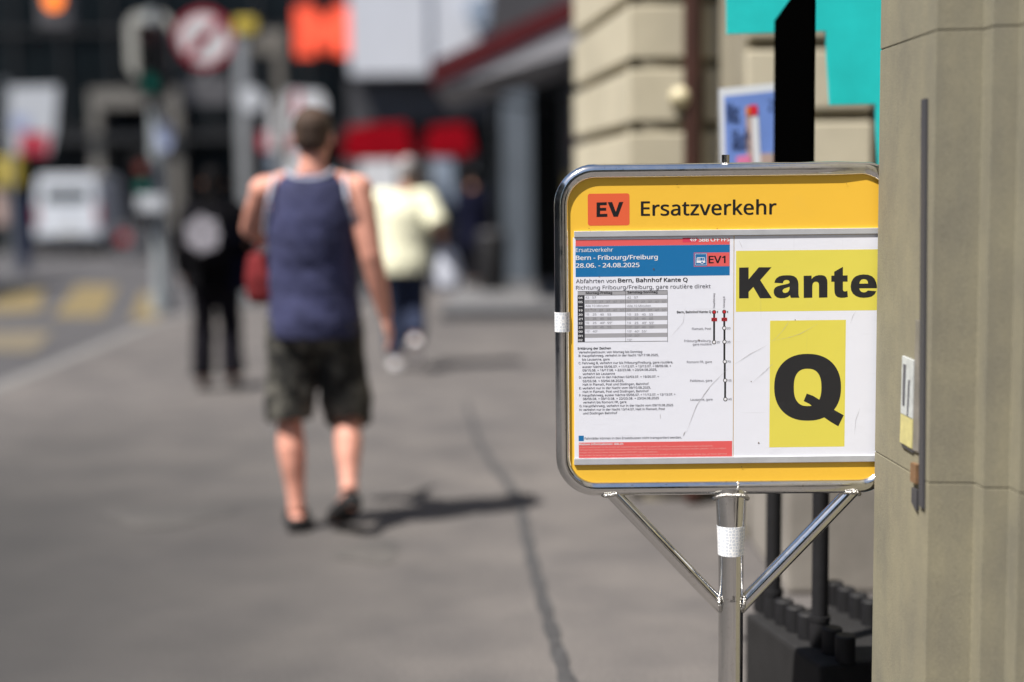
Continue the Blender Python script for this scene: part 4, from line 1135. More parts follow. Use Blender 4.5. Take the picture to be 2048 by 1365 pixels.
# round prohibition sign with red ring, grey arrow and red diagonal
rc = T(408, 78, -0.1); rr_ = 0.385
rs = thing("round_sign", "round white traffic sign with red ring and diagonal beside the traffic light", "traffic sign", (base.x + rc.x, Yt - 0.12, rc.z))
def rdisc(name, r, y, m): bm = bmesh.new(); bm_prism(bm, disc_pts((0, y, 0), r, 40), (0, 0.012, 0)); return from_bm(name, bm, m, rs)
rdisc("plate", rr_, 0.0, 'sign_red'); rdisc("white_field", rr_ * 0.80, -0.004, 'sign_white')
prism("diagonal", [(-.29, -0.0165, -.22), (-.22, -0.0165, -.29), (.29, -0.0165, .22), (.22, -0.0165, .29)], (0, 0.004, 0), 'sign_red', rs)
prism("arrow", [(-.03, -0.010, -.17), (.04, -0.010, -.17), (.04, -0.010, .08), (-.06, -0.010, .08), (-.06, -0.010, .15), (-.18, -0.010, .045), (-.06, -0.010, -.06), (-.06, -0.010, .01), (-.03, -0.010, .01)], (0, 0.004, 0), 'sign_dark', rs)
box("arm", (-(rc.x) + 0.06, 0.02, -0.03), (0.1, 0.07, 0.03), 'grey_metal', rs)
s0_, s1_ = T(362, 212, -0.1), T(462, 152, -0.1)
box("supplementary_plate", (s0_.x - rc.x, 0.0, s0_.z - rc.z), (s1_.x - rc.x, 0.015, s1_.z - rc.z), 'plate_dark', rs, bevel=0.004)
box("plate_bracket", (-0.025, 0.016, s0_.z - rc.z + 0.05), (0.025, 0.04, 0.1), 'grey_metal', rs)
# pedestrian signal, round blue plate and button box on the mast
g0, g1 = T(276, 396), T(308, 314)
pg = box("pedestrian_signal", (g0.x, -0.22, g0.z), (g1.x, -0.02, g1.z), 'signal_black', tl, bevel=0.02)
for f, lm in ((0.28, 'green_lens'), (0.72, 'red_lens')):
    bm = bmesh.new(); bm_prism(bm, disc_pts(((g0.x + g1.x) / 2, -0.24, g0.z + (g1.z - g0.z) * f), 0.075), (0, 0.025, 0)); from_bm("lens", bm, lm, pg)
c = T(328, 272, -0.12); bm = bmesh.new(); bm_prism(bm, [(c.x + 0.11 * math.cos(a), -0.125, c.z + 0.2 * math.sin(a)) for a in [2 * math.pi * k / 24 for k in range(24)]], (0, 0.02, 0)); from_bm("oval_plate", bm, 'banner_blue', tl)
g0, g1 = T(284, 424), T(338, 392)
box("button_box", (g0.x, -0.26, g0.z), (g1.x, -0.1, g1.z), 'banner_white', tl, bevel=0.02)

ht = at(110, 60, 21.0)
hs = thing("hanging_signal", "grey hanging signal with a lit amber lens at the top left", "signal", (ht.x, 21.0, ht.z))
wz = at(110, -30, 21).z - ht.z
hw = (at(143, 30, 21).x - at(75, 30, 21).x)
box("housing", (-hw / 2, 0, 0.0), (hw / 2, 0.25, wz), 'plate_dark', hs, bevel=0.06)
bm = bmesh.new(); bm_prism(bm, disc_pts((0, -0.03, at(107, 2, 21).z - ht.z), 0.13), (0, 0.035, 0)); from_bm("lens", bm, 'amber_lens', hs)
cyl("cable", (0, 0.12, wz), (0, 0.12, wz + 5), 0.012, 'mullion', hs, 8)

Yp = 22.0
gp0 = at(490, 560, Yp)
gt = thing("grey_gantry", "pale grey two post gantry with a yellow lamp box on top", "gantry", (gp0.x, Yp, 0))
def G(px, py): p = at(px, py, Yp); return Vector((p.x - gp0.x, 0, p.z))
zz = G(490, 70).z
box("post", (G(477, 300).x, -0.12, ROAD_Z + .002), (G(502, 300).x, 0.12, zz), 'grey_metal', gt, bevel=0.02)
box("post", (G(556, 300).x, -0.12, ROAD_Z + .002), (G(574, 300).x, 0.12, zz - 0.003), 'grey_frame', gt, bevel=0.02)
box("beam", (G(503, 90).x, -0.1, G(520, 112).z), (G(577, 90).x, 0.1, zz + 0.05), 'grey_frame', gt, bevel=0.02)
box("lamp_box", (G(472, 80).x, -0.15, zz + 0.003), (G(516, 80).x, 0.12, zz + 0.24), 'yellow_box', gt, bevel=0.03)
bm = bmesh.new(); bm_prism(bm, disc_pts((G(505, 200).x, -0.135, G(505, 200).z), 0.19), (0, 0.012, 0)); from_bm("round_plate", bm, 'banner_white', gt)

Yf = 25.0
b0 = at(595, 520, Yf)
ba = thing("advert_column", "white advertising banner with red patches behind the walking man", "banner", (b0.x, Yf, 0))
def Bn(px, py): p = at(px, py, Yf); return Vector((p.x - b0.x, 0, p.z))
cyl("pole", (0, 0.05, ROAD_Z), (0, 0.05, Bn(595, 190).z), 0.04, 'grey_metal', ba)
prism("banner_cloth", [Bn(535, 300), Bn(640, 300), Bn(652, 205), Bn(640, 184), Bn(560, 180), Bn(540, 205)], (0, 0.02, 0), 'white_cloth', ba)
prism("red_patch", [Bn(588, 235) + Vector((0, -.006, 0)), Bn(600, 235) + Vector((0, -.006, 0)), Bn(600, 184) + Vector((0, -.006, 0)), Bn(588, 184) + Vector((0, -.006, 0))], (0, 0.004, 0), 'banner_red', ba)
prism("pink_patch", [Bn(555, 296) + Vector((0, -.006, 0)), Bn(625, 296) + Vector((0, -.006, 0)), Bn(620, 272) + Vector((0, -.006, 0)), Bn(555, 274) + Vector((0, -.006, 0))], (0, 0.004, 0), 'banner_pink', ba)
prism("red_patch", [Bn(518, 300) + Vector((0, .03, 0)), Bn(548, 300) + Vector((0, .03, 0)), Bn(548, 268) + Vector((0, .03, 0)), Bn(518, 266) + Vector((0, .03, 0))], (0, 0.02, 0), 'banner_red', ba)
prism("lower_panel", [Bn(560, 372), Bn(645, 372), Bn(645, 306), Bn(560, 306)], (0, 0.03, 0), 'white_cloth', ba)
prism("blue_patch", [Bn(535, 345) + Vector((0, .04, 0)), Bn(560, 345) + Vector((0, .04, 0)), Bn(560, 308) + Vector((0, .04, 0)), Bn(535, 308) + Vector((0, .04, 0))], (0, 0.02, 0), 'blue_panel', ba)

def stall(label, l, r_, top, bot, Y, panel_mat, pl, prr, ptop, pbot):
    o0 = at((l + r_) / 2, 560, Y)
    st_ = thing("market_stall", label, "stall", (o0.x, Y, 0), group="red roofed stalls beyond the crossing")
    def K(px, py): p = at(px, py, Y); return Vector((p.x - o0.x, 0, p.z))
    x0, x1, z0, z1 = K(l, bot).x, K(r_, bot).x, K(l, bot).z, K(l, top).z
    rf = prism("roof_cloth", [(x0, 0, z0 + .1), (x0 + 0.12, 0.0, z1 - .05), (x1 - 0.12, 0.0, z1), (x1, 0, z0 + .1), (x1 - .1, 0, z0), (x0 + .1, 0, z0)], (0, 1.6, 0), 'red_cloth', st_, bevel=0.02)
    for xx in (x0 + 0.06, x1 - 0.06):
        for yy in (0.1, 1.5):
            cyl("pole", (xx, yy, 0.002 if o0.x > -1.6 else ROAD_Z + .002), (xx, yy, z0 + .05), 0.025, 'grey_metal', st_, 10)
    box("front_panel", (K(pl, pbot).x, -0.05, K(pl, pbot).z), (K(prr, pbot).x, -0.02, K(pl, ptop).z), panel_mat, st_)
    box("counter", (x0 + 0.1, 0.15, ROAD_Z + .002), (x1 - 0.1, 0.7, 0.95), 'fascia', st_, bevel=0.02)
    return st_
stall("market stall with wide red roof and white panel left of the yellow shirt", 684, 826, 248, 318, 26.0, 'white_cloth', 722, 796, 322, 395)
stall("narrow market stall with red roof and pale blue panel by the shop", 848, 948, 250, 312, 28.0, 'blue_panel', 866, 908, 318, 410)

Yl = 30.0
b0 = at(65, 480, Yl)
lb = thing("street_banner", "white street banner with red and blue lower part above the van", "banner", (b0.x, Yl, 0))
def Lb(px, py, dy=0.0): p = at(px, py, Yl); return Vector((p.x - b0.x, dy, p.z))
cyl("pole", (Lb(16, 300).x, 0.03, ROAD_Z), (Lb(16, 300).x, 0.03, Lb(16, 160).z), 0.05, 'grey_metal', lb)
prism("banner_cloth", [Lb(18, 306), Lb(98, 312), Lb(110, 262), Lb(116, 172), Lb(20, 174)], (0, 0.02, 0), 'banner_white', lb)
prism("red_patch", [Lb(38, 308, -.008), Lb(95, 310, -.008), Lb(98, 268, -.008), Lb(42, 264, -.008)], (0, 0.005, 0), 'banner_red', lb)
prism("blue_patch", [Lb(24, 262, -.008), Lb(60, 262, -.008), Lb(60, 232, -.008), Lb(24, 232, -.008)], (0, 0.005, 0), 'banner_blue', lb)

Yy = 33.0
b0 = at(28, 470, Yy)
ypl = thing("yellow_sign_post", "yellow box sign on a dark blue post at the left edge", "sign", (b0.x, Yy, 0))
def Yl_(px, py): p = at(px, py, Yy); return Vector((p.x - b0.x, 0, p.z))
box("post", (Yl_(34, 400).x, -0.1, ROAD_Z), (Yl_(54, 400).x, 0.15, Yl_(30, 378).z), 'blue_case', ypl, bevel=0.02)
box("yellow_panel", (Yl_(-8, 350).x, -0.2, Yl_(20, 374).z), (Yl_(44, 350).x, 0.2, Yl_(20, 315).z), 'yellow_box', ypl, bevel=0.05)
box("side_panel", (Yl_(-14, 400).x, -0.08, Yl_(0, 450).z), (Yl_(14, 400).x, 0.1, Yl_(0, 382).z), 'poster_tan', ypl, bevel=0.03)

# low grey bin with red front by the passage
b0 = gnd(262, 520, ROAD_Z)
bn = thing("street_box", "low grey kerbside box with a red front beside the van", "box", (b0.x, b0.y, ROAD_Z))
wbx = 60 / FPX * b0.y
box("body", (-wbx / 2, 0, 0.003), (wbx / 2, 0.7, 0.95), 'plate_dark', bn, bevel=0.04)
box("red_front", (-wbx * .40, -0.012, 0.45), (-wbx * .05, -0.001, 0.75), 'tail', bn)

# ================================================================== WHITE VAN
vb = gnd(138, 512, ROAD_Z)
van = thing("van", "white panel van seen from behind at the far left", "van", (vb.x, vb.y, ROAD_Z))
VW = 1.0
prof = [(-1.0, 0.42), (-1.02, 0.95), (-0.98, 1.5), (-0.90, 2.25), (-0.80, 2.42), (0.80, 2.42), (0.90, 2.25), (0.98, 1.5), (1.02, 0.95), (1.0, 0.42)]
bm = bmesh.new()
rings = []
for y, sc, dz in ((0.0, 0.97, -0.02), (0.08, 1.0, 0), (3.4, 1.0, 0), (3.9, 0.97, -0.06)):
    rings.append([(x * sc, y, z + (dz if z > 1 else 0)) for x, z in prof])
rings.append([(x * 0.93, 4.6, min(z, 1.35)) for x, z in prof]); rings.append([(x * 0.88, 5.3, min(z, 0.98)) for x, z in prof])
sweep_rings(bm, rings)
from_bm("body", bm, 'van_white', van, bevel=0.03)
box("rear_window", (-0.68, -0.012, 1.62), (0.68, 0.06, 2.02), 'van_glass', van, bevel=0.01)
for s_ in (-1, 1):
    d_ = box("rear_door", (0.012 if s_ > 0 else -0.86, -0.018, 0.62), (0.86 if s_ > 0 else -0.012, 0.02, 1.58), 'van_white', van, bevel=0.012)
    box("tail_lamp", (s_ * 0.93 - 0.05, -0.02, 0.95), (s_ * 0.93 + 0.05, 0.1, 1.5), 'tail', van, bevel=0.01)
    box("mirror", (s_ * 1.14 - 0.09, 4.1, 1.25), (s_ * 1.14 + 0.09, 4.2, 1.6), 'bumper', van, bevel=0.02)
    for yy in (0.85, 4.35):
        wx = s_ * 0.86
        ty = cyl("wheel", (wx - 0.12, yy, 0.33), (wx + 0.12, yy, 0.33), 0.33, 'tyre', van, 28)
        cyl("rim", (wx + s_ * 0.10, yy, 0.33), (wx + s_ * 0.126, yy, 0.33), 0.2, 'rim', ty, 20)
box("bumper", (-0.98, -0.1, 0.36), (0.98, 0.12, 0.58), 'bumper', van, bevel=0.03)
box("number_plate", (-0.26, -0.03, 0.68), (0.26, -0.0185, 0.80), 'plate', van)
box("door_handle", (0.03, -0.045, 1.1), (0.2, -0.0185, 1.16), 'bumper', van)

# ================================================================== PEOPLE
V = Vector
def chain(bm, pts, n=32, ref=(0, 1, 0)):
    """pts: (x, y, z, r) or (x, y, z, rx, ry)"""
    bm_tube(bm, [p[:3] for p in pts], [((p[3], p[3]) if len(p) == 4 else (p[3], p[4])) for p in pts], n, ref=ref)
def seg(a, b, r0, r1, mid=None, n=6):
    a, b = V(a), V(b); out = []
    for k in range(n + 1):
        t = k / n; r = r0 + (r1 - r0) * t
        if mid: r += mid * math.sin(math.pi * min(1, t * 1.0))
        out.append((*a.lerp(b, t), r))
    return out
def ball(bm, c, rx, ry=None, rz=None, mx=None):
    r = bmesh.ops.create_uvsphere(bm, u_segments=16, v_segments=12, radius=1)
    T_ = Matrix.Translation(c) @ (mx.to_4x4() if mx else Matrix.Identity(4)) @ Matrix.Diagonal((rx, ry or rx, rz or rx, 1))
    bmesh.ops.transform(bm, matrix=T_, verts=r['verts'])
def sleeve(bm, J, sd, r0, r1, upto=1.0):
    """covers the shoulder and the upper arm"""
    sh, el = V(J['sh' + sd]), V(J['el' + sd])
    ball(bm, sh, r0, r0, r0)
    chain(bm, seg(V((sh.x * .3, sh.y - .005, sh.z + .025)), sh, .068, r0 * .97))
    chain(bm, seg(sh, sh.lerp(el, upto), r0 * .97, r1))
def hand(bm, wrist, d, palm_n, side):
    """palm, four bent fingers of unequal length and a thumb; d = pointing direction, palm_n = palm normal, side = thumb side"""
    w, d, n = V(wrist), V(d).normalized(), V(palm_n).normalized()
    s = V(side).normalized()
    ref = n
    bm_tube(bm, [w, w + d * 0.03, w + d * 0.06, w + d * 0.092], [(0.027, 0.019), (0.034, 0.017), (0.041, 0.016), (0.039, 0.013)], 14, ref=ref)
    for off, L in ((0.030, 0.070), (0.010, 0.080), (-0.010, 0.075), (-0.029, 0.058)):
        a = w + d * 0.088 + s * off
        b = a + (d * 0.94 + n * 0.25 + s * off * 1.5).normalized() * L * 0.45
        c = b + (d * 0.75 + n * 0.62).normalized() * L * 0.32
        e = c + (d * 0.5 + n * 0.85).normalized() * L * 0.25
        bm_tube(bm, [a - d * 0.01, a, b, c, e], [.0088, .0088, .0084, .0076, .006], 10)
    a = w + d * 0.028 + s * 0.026
    b = a + (d * 0.65 + s * 0.7 + n * 0.15).normalized() * 0.038
    c = b + (d * 0.92 + s * 0.2 + n * 0.3).normalized() * 0.030
    bm_tube(bm, [a - s * 0.01, a, b, c, c + d * 0.008], [.012, .0115, .010, .009, .006], 10)

def build_person(name, label, loc, rz, J, skin='skin', hair='hair', k=1.0, voxel=0.0075, group=None):
    """J: joints sh/el/wr/hip/kn/an/toe for l and r; torso rings as list (z, rx, ry, y)"""
    root = thing(name, label, "person", loc, rz, group)
    root.scale = (k, k, k)
    bm = bmesh.new()
    chain(bm, [(J.get('tx', 0) * (z - .9), y, z, rx, ry) for z, rx, ry, y in J['torso']])
    hx, hy, hz = J['head']
    hrot = Matrix.Rotation(J.get('turn', 0), 3, 'Z')
    ball(bm, (hx, hy, hz + .025), .078, .098, .098, hrot)             # skull
    ball(bm, V((hx, hy, hz - .045)) + hrot @ V((0, .022, 0)), .060, .070, .075, hrot)  # jaw
    nk = J['shl'][2]
    chain(bm, [(hx * .4, hy - .015, nk - .03, .13, .07), (hx * .5, hy - .015, nk + .03, .105, .062), (hx * .6, hy - .014, nk + .065, .070, .060), (hx * .8, hy - .012, nk + .10, .058, .060), (hx, hy, hz - .03, .057, .062)])
    ball(bm, V((hx, hy, hz - .012)) + hrot @ V((0, .098, 0)), .014, .020, .024, hrot)  # nose
    ball(bm, V((hx, hy, hz - .048)) + hrot @ V((0, .088, 0)), .025, .010, .010, hrot)  # mouth
    ball(bm, V((hx, hy, hz - .095)) + hrot @ V((0, .07, 0)), .025, .02, .018, hrot)    # chin
    for s_ in (-1, 1):
        ball(bm, V((hx, hy, hz - .005)) + hrot @ V((s_ * .080, -.005, 0)), .010, .020, .032, hrot)   # ears
        ball(bm, V((hx, hy, hz + .022)) + hrot @ V((s_ * .032, .088, 0)), .018, .008, .008, hrot)    # brow
    for sd in ('l', 'r'):
        s_ = -1 if sd == 'l' else 1
        sh, el, wr = (V(J[x + sd]) for x in ('sh', 'el', 'wr'))
        ball(bm, sh, .062 * J.get('arm', 1), .06, .062)
        chain(bm, seg(V((sh.x * .5, sh.y, sh.z + .03)), sh, .055, .052))
        chain(bm, seg(sh, el, .052 * J.get('arm', 1), .040 * J.get('arm', 1), .006))
        ball(bm, el, .041 * J.get('arm', 1))
        chain(bm, seg(el, wr, .041 * J.get('arm', 1), .027, .006))
        d = (wr - el).normalized()
        n = V(J.get('palm' + sd, (-s_, 0, 0)))
        n = (n - d * n.dot(d)).normalized()
        hand(bm, wr, d, n, V(J.get('thumb' + sd, (0, 1, 0))))
        hp, kn, an, toe = (V(J[x + sd]) for x in ('hip', 'kn', 'an', 'toe'))
        chain(bm, seg(hp + V((0, 0, .03)), kn, .092, .058, .004))
        ball(bm, kn, .058)
        d = an - kn; b = V((0, -1, 0))
        pts = []
        for t, r in ((0, .055), (.15, .056), (.32, .060), (.5, .054), (.7, .043), (.88, .036), (1, .038)):
            p = kn + d * t + b * (.012 * math.sin(math.pi * min(1, t * 1.6)) if t < .63 else 0)
            pts.append((*p, r))
        chain(bm, pts)
        fd = (toe - an); fdn = V((fd.x, fd.y, fd.z)).normalized()
        heel = an - V((fd.x, fd.y, 0)).normalized() * .05 + V((0, 0, -.045))
        chain(bm, [(*(heel), .03), (*(an + V((0, 0, -.03))), .037, .037), (*(an.lerp(toe, .5)), .040, .032), (*(an.lerp(toe, .8)), .045, .022), (*toe, .035, .014)], ref=(0, 0, 1))
    body = remeshed("body", bm, voxel, skin, root, 4)
    # hair cap
    bm = bmesh.new()
    hb = V((hx, hy, hz))
    ball(bm, hb + hrot @ V((0, -.012, .042)), .086, .100, .092, hrot)
    ball(bm, hb + hrot @ V((0, -.040, .0)), .076, .066, .072, hrot)
    for v in list(bm.verts):
        lv = hrot.inverted() @ (v.co - hb)
        if lv.y > .06 and lv.z < .06: v.co = hb + hrot @ V((lv.x, .06, max(lv.z, .05)))
    if J.get('long_hair'):
        chain(bm, [(hx, hy - .05, hz + .02, .07, .05), (hx, hy - .065, hz - .1, .075, .045), (hx, hy - .075, hz - .2, .07, .035), (hx, hy - .075, hz - .27, .04, .02)])
    remeshed("hair", bm, 0.008, hair, root, 3)
    bm = bmesh.new()
    for s_ in (-1, 1):
        ball(bm, V((hx, hy, hz + .005)) + hrot @ V((s_ * .031, .087, 0)), .0105, .008, .0075, hrot)
    eyes = from_bm("eye", bm, 'paper_edge', root, smooth=True); eyes["kind"] = "stuff"
    return root
def torso_rings(w=1.0, d=1.0):
    return [(.84, .15 * w, .11 * d, 0), (.92, .172 * w, .125 * d, -.008), (1.02, .165 * w, .12 * d, 0), (1.14, .165 * w, .118 * d, 0), (1.27, .182 * w, .125 * d, -.005), (1.37, .185 * w, .118 * d, -.008), (1.435, .15 * w, .09 * d, -.01), (1.48, .085, .07, -.012)]
def trousers(root, J, r_hip, r_knee, r_hem, hem, m, name="trousers", w=1.0, top=1.0, hem2=None):
    bm = bmesh.new()
    chain(bm, [(0, -.004, top, .180 * w, .135), (0, -.008, .93, .185 * w, .142), (0, -.006, .86, .175 * w, .135), (0, 0, .80, .12 * w, .11)])
    for sd in ('l', 'r'):
        hp, kn, an = (V(J[x + sd]) for x in ('hip', 'kn', 'an'))
        P = [(*(hp + V((0, -.005, .02))), r_hip), (*hp.lerp(kn, .4), r_hip * .93), (*hp.lerp(kn, .8), r_knee * 1.03), (*kn, r_knee)]
        h = hem2 if (hem2 is not None and sd == 'r') else hem
        if h > 0:
            P += [(*kn.lerp(an, h * .5), (r_knee + r_hem) / 2), (*kn.lerp(an, h), r_hem)]
        else:
            P = P[:3] + [(*hp.lerp(kn, 1 + h), r_hem)]
        chain(bm, P)
    return wrinkle(remeshed(name, bm, 0.011, m, root, 3), .011, (10, 10, 6), 3.0)
from mathutils import noise as mnoise
def wrinkle(o, amp, sc=(9, 9, 5), seed=0.0):
    """real folds: shift the cloth along its normals by a stretched noise"""
    me = o.data
    nv = [v.normal.copy() for v in me.vertices]
    for v, n in zip(me.vertices, nv):
        c = V((v.co.x * sc[0] + seed, v.co.y * sc[1], v.co.z * sc[2] + v.co.x * 6))
        f = mnoise.fractal(c, 1.0, 2.0, 3)
        v.co += n * (amp * (abs(f) * 1.6 - 0.35))
    me.update()
    return o
def shoe(root, an, toe, m, name="shoe", k=1.0, sole=None):
    an, toe = V(an), V(toe)
    f = V((toe.x - an.x, toe.y - an.y, toe.z - (an.z - .07))); fh = f.normalized()
    a0 = an + V((0, 0, -.045)) - fh * .065
    bm = bmesh.new()
    L = (toe - a0).length + .02
    chain(bm, [(*(a0), .025 * k, .025), (*(a0 + fh * .03), .041 * k, .036), (*(a0 + fh * L * .45), .044 * k, .036), (*(a0 + fh * L * .75), .052 * k, .030), (*(a0 + fh * L), .034 * k, .017)], ref=(0, 0, 1))
    o = remeshed(name, bm, 0.008, m, root, 2)
    # sole
    u = fh.cross(V((1, 0, 0))).normalized()
    if u.z < 0: u = -u
    s = fh.cross(u)
    pl = [(0, .030), (.15, .042), (.4, .040), (.7, .052), (.92, .042), (1, .015)]
    P = [a0 - u * .034 + fh * (L * t) + s * w_ * k for t, w_ in pl] + [a0 - u * .034 + fh * (L * t) - s * w_ * k for t, w_ in reversed(pl)]
    prism("sole", P, u * .02, sole or m, o)
    return o

# --- the man in the navy tank top, walking away
H = gnd(640, 1058)
J1 = dict(torso=[(z + max(0, (z - 1.0) * .085), rx, ry, y) for z, rx, ry, y in torso_rings(1.03, 1.12)], head=(.012, .015, 1.695), turn=-.12, arm=1.2,
          shl=(-.190, -.01, 1.475), ell=(-.285, .14, 1.31), wrl=(-.205, .37, 1.24), palml=(1, 0, 0), thumbl=(0, 0, 1),
          shr=(.192, -.01, 1.475), elr=(.250, -.045, 1.20), wrr=(.305, .0, .925), palmr=(-1, .1, 0), thumbr=(0, 1, 0),
          hipl=(-.095, 0, .90), knl=(-.125, .03, .49), anl=(-.095, -.02, .085), toel=(-.125, .16, .03),
          hipr=(.095, 0, .90), knr=(.125, .085, .48), anr=(.145, -.115, .185), toer=(.075, .015, .035))
man = build_person("person", "man walking away in navy tank top and dark camouflage shorts", (H.x, H.y, 0), 0.0, J1, voxel=0.007)
bm = bmesh.new()
chain(bm, [(0, 0, .842, .204, .158), (0, 0, .850, .205, .160), (0, -.006, .92, .203, .158), (0, 0, 1.02, .192, .150), (0, 0, 1.14, .190, .152), (0, -.004, 1.27, .198, .160), (0, -.008, 1.36, .194, .156), (0, -.01, 1.44, .176, .138), (0, -.012, 1.50, .160, .115), (0, -.012, 1.535, .135, .088)])
tt = remeshed("tank_top", bm, 0.008, 'navy_shirt', man, 3)
wrinkle(tt, .007, (7, 7, 7))
for s_ in (-1, 1):
    tube("trim", [(s_ * .148, -.03, 1.535), (s_ * .154, -.09, 1.49), (s_ * .166, -.115, 1.43), (s_ * .184, -.09, 1.36), (s_ * .196, -.05, 1.29)], 0.008, 'trim', tt, 8)
tube("trim", [(-.10, -.05, 1.555), (-.08, -.088, 1.535), (-.045, -.102, 1.522), (0, -.106, 1.518), (.045, -.102, 1.522), (.08, -.088, 1.535), (.10, -.05, 1.555)], 0.008, 'trim', tt, 8)
trousers(man, J1, .115, .105, .108, 0.02, 'camo', "shorts", 1.04, .94, hem2=.06)
for sd in 'lr': shoe(man, J1['an' + sd], J1['toe' + sd], 'shoe_black', "clog", 1.12)
# red bag he carries in front with the bent left arm
rb = thing("red_bag", "red cloth bag carried on the bent left arm of the tank top man", "bag", (H.x - .255, H.y + .27, .97))
bm = bmesh.new(); chain(bm, [(0, 0, 0, .06, .035), (0, 0, .03, .085, .05), (0, 0, .12, .092, .055), (0, 0, .20, .08, .035), (0, 0, .225, .07, .015)], ref=(0, 1, 0))
remeshed("pouch", bm, 0.008, 'red_bag', rb, 4)
tube("strap", [(-.05, 0, .215), (-.02, .01, .26), (.02, .012, .285), (.055, .005, .25), (.06, 0, .215)], .008, 'red_bag', rb, 8)

# --- person in black with the printed backpack
H = gnd(438, 778)
J2 = dict(torso=torso_rings(.95, 1.0), head=(0.0, .02, 1.665), turn=.1, long_hair=1,
          shl=(-.185, 0, 1.43), ell=(-.26, -.04, 1.17), wrl=(-.27, .06, .95), palml=(1, 0, 0),
          shr=(.185, 0, 1.43), elr=(.27, -.03, 1.18), wrr=(.27, .08, .97), palmr=(-1, 0, 0),
          hipl=(-.095, 0, .90), knl=(-.115, .06, .49), anl=(-.125, -.02, .085), toel=(-.14, .16, .03),
          hipr=(.095, 0, .90), knr=(.11, .02, .48), anr=(.125, -.10, .11), toer=(.145, .06, .03))
p2 = build_person("person", "person in black jacket and trousers with backpack beyond the tank top man", (H.x, H.y, 0), .05, J2, 'skin2', 'hair_black', .945, 0.009)
bm = bmesh.new()
chain(bm, [(0, 0, .82, .25, .18), (0, -.005, .92, .235, .17), (0, 0, 1.05, .22, .16), (0, 0, 1.2, .205, .155), (0, -.005, 1.34, .215, .15), (0, -.01, 1.43, .17, .115), (0, -.01, 1.50, .085, .085)])
for sd in 'lr': sleeve(bm, J2, sd, .088, .072); chain(bm, seg(J2['el' + sd], J2['wr' + sd], .072, .058))
wrinkle(remeshed("jacket", bm, 0.011, 'black_cloth', p2, 4), .012)
trousers(p2, J2, .110, .086, .092, .96, 'dark_trouser')
for sd in 'lr': shoe(p2, J2['an' + sd], J2['toe' + sd], 'shoe_black')
bk = thing("backpack", "black backpack with a big round white print on the person in black", "backpack", (H.x - .01, H.y - .24, .96))
bm = bmesh.new(); chain(bm, [(0, 0, 0, .16, .07), (0, -.01, .04, .185, .10), (0, -.01, .2, .19, .11), (0, -.005, .34, .175, .095), (0, .01, .42, .13, .06), (0, .015, .44, .08, .03)], ref=(0, 1, 0))
remeshed("bag_body", bm, 0.010, 'black_cloth', bk, 4)
bm = bmesh.new()
bm_prism(bm, [V((.13 * rr * math.cos(a), -.128, .235 + .135 * rr * math.sin(a))) for a, rr in [(2 * math.pi * q / 32, 1 + .09 * math.sin(5 * q) + .05 * math.cos(3 * q)) for q in range(32)]], (0, .012, 0))
from_bm("print", bm, 'print_white', bk, bevel=0.003)
for s_ in (-1, 1): tube("strap", [(s_ * .10, .03, .40), (s_ * .11, .09, .475), (s_ * .11, .17, .525), (s_ * .11, .27, .52), (s_ * .11, .34, .44)], .015, 'black_cloth', bk, 8)
sbg = thing("shoulder_bag", "black shoulder bag hanging at the right side of the backpack wearer", "bag", (H.x + .24, H.y - .10, .76))
bm = bmesh.new(); chain(bm, [(0, 0, 0, .12, .05), (0, 0, .04, .14, .065), (0, 0, .2, .13, .06), (0, 0, .26, .11, .035)], ref=(0, 1, 0))
remeshed("pouch", bm, 0.010, 'navy_coat', sbg, 3)
tube("strap", [(-.08, .0, .25), (-.07, .02, .45), (-.06, .06, .64)], .012, 'navy_coat', sbg, 8)

# --- person in the pale yellow shirt
H = gnd(812, 738)
J3 = dict(torso=torso_rings(1.1, 1.15), head=(.05, .03, 1.665), turn=-.3,
          shl=(-.20, 0, 1.43), ell=(-.25, .06, 1.18), wrl=(-.20, .22, 1.05), palml=(1, 0, 0),
          shr=(.20, 0, 1.43), elr=(.30, -.10, 1.21), wrr=(.335, .03, 1.09), palmr=(-1, 0, 0),
          hipl=(-.09, 0, .90), knl=(-.085, .05, .49), anl=(-.075, -.03, .10), toel=(-.09, .14, .03),
          hipr=(.09, 0, .90), knr=(.09, .05, .49), anr=(.10, -.26, .28), toer=(.10, -.16, .09))
p3 = build_person("person", "person in pale yellow shirt and dark jeans walking away near the stalls", (H.x, H.y, 0), 0, J3, 'skin2', 'hair_grey', 1.0, 0.009)
bm = bmesh.new()
chain(bm, [(0, 0, .82, .225, .165), (0, -.005, .92, .228, .168), (0, 0, 1.05, .215, .158), (0, 0, 1.2, .220, .16), (0, -.005, 1.34, .228, .152), (0, -.01, 1.42, .18, .12), (0.01, -.01, 1.485, .09, .085)])
for sd in 'lr':
    sleeve(bm, J3, sd, .090, .088, .95)
wrinkle(remeshed("shirt", bm, 0.011, 'pale_yellow', p3, 4), .007, (8, 8, 5))
trousers(p3, J3, .115, .085, .085, .94, 'jeans')
for sd in 'lr': shoe(p3, J3['an' + sd], J3['toe' + sd], 'white_shoe', "shoe", 1.1, 'white_shoe')
wbag = thing("carrier_bag", "white carrier bag in the right hand of the yellow shirted person", "bag", (H.x + .35, H.y + .03, .76))
bm = bmesh.new(); chain(bm, [(0, 0, -.1, .10, .06), (0, 0, -.05, .14, .08), (0, 0, .1, .135, .07), (0, 0, .22, .10, .04), (0, 0, .26, .07, .012)], ref=(0, 1, 0))
remeshed("bag_body", bm, 0.010, 'white_bag', wbag, 3)
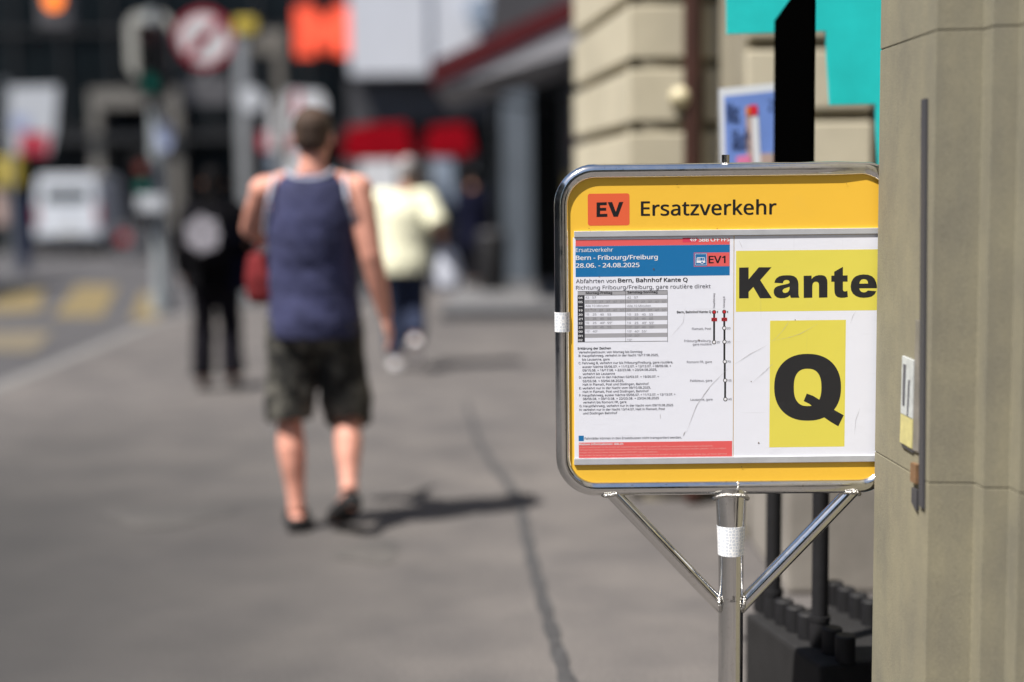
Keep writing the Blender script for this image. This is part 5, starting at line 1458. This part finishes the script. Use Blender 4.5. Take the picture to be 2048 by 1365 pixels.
tube("handle", [(-.05, 0, .25), (-.03, 0, .30), (-.015, 0, .32), (.0, 0, .30), (.03, 0, .25)], .006, 'white_bag', wbag, 8)

# --- distant person in a dark coat by the shop step
H = at(948, 570, 21.5); 
J4 = dict(torso=torso_rings(.98, 1.0), head=(0, .02, 1.665), turn=.4,
          shl=(-.19, 0, 1.43), ell=(-.24, -.02, 1.17), wrl=(-.23, .08, .94), palml=(1, 0, 0),
          shr=(.19, 0, 1.43), elr=(.24, -.03, 1.17), wrr=(.24, .06, .94), palmr=(-1, 0, 0),
          hipl=(-.085, 0, .90), knl=(-.09, .04, .49), anl=(-.09, 0, .085), toel=(-.10, .17, .03),
          hipr=(.085, 0, .90), knr=(.09, .04, .49), anr=(.09, -.08, .10), toer=(.11, .08, .03))
p4 = build_person("person", "person in long dark navy coat standing on the step by the shop", (H.x, 21.5, 0.121), -.3, J4, 'skin2', 'hair_black', .98, 0.011)
bm = bmesh.new()
chain(bm, [(0, 0, .60, .25, .19), (0, -.005, .8, .235, .175), (0, 0, 1.05, .21, .155), (0, 0, 1.2, .21, .155), (0, -.005, 1.34, .215, .15), (0, -.01, 1.43, .17, .115), (0, -.01, 1.50, .085, .085)])
for sd in 'lr': sleeve(bm, J4, sd, .086, .07); chain(bm, seg(J4['el' + sd], J4['wr' + sd], .07, .055))
wrinkle(remeshed("coat", bm, 0.013, 'navy_coat', p4, 3), .012)
trousers(p4, J4, .11, .085, .085, .94, 'dark_trouser')
for sd in 'lr': shoe(p4, J4['an' + sd], J4['toe' + sd], 'shoe_black')
bb0 = at(985, 560, 20.5)
bi = thing("litter_bin", "dark litter bin on the step beside the coat wearer", "bin", (bb0.x, 20.6, 0.121))
bm = bmesh.new(); bm_tube(bm, [(0, 0, 0), (0, 0, .02), (0, 0, .75), (0, 0, .78)], [.19, .2, .22, .21], 24); from_bm("drum", bm, 'black_metal', bi, smooth=True)
bm = bmesh.new(); bm_tube(bm, [(0, 0, .781), (0, 0, .84), (0, 0, .87)], [.225, .2, .1], 24); from_bm("lid", bm, 'fascia', bi, smooth=True)
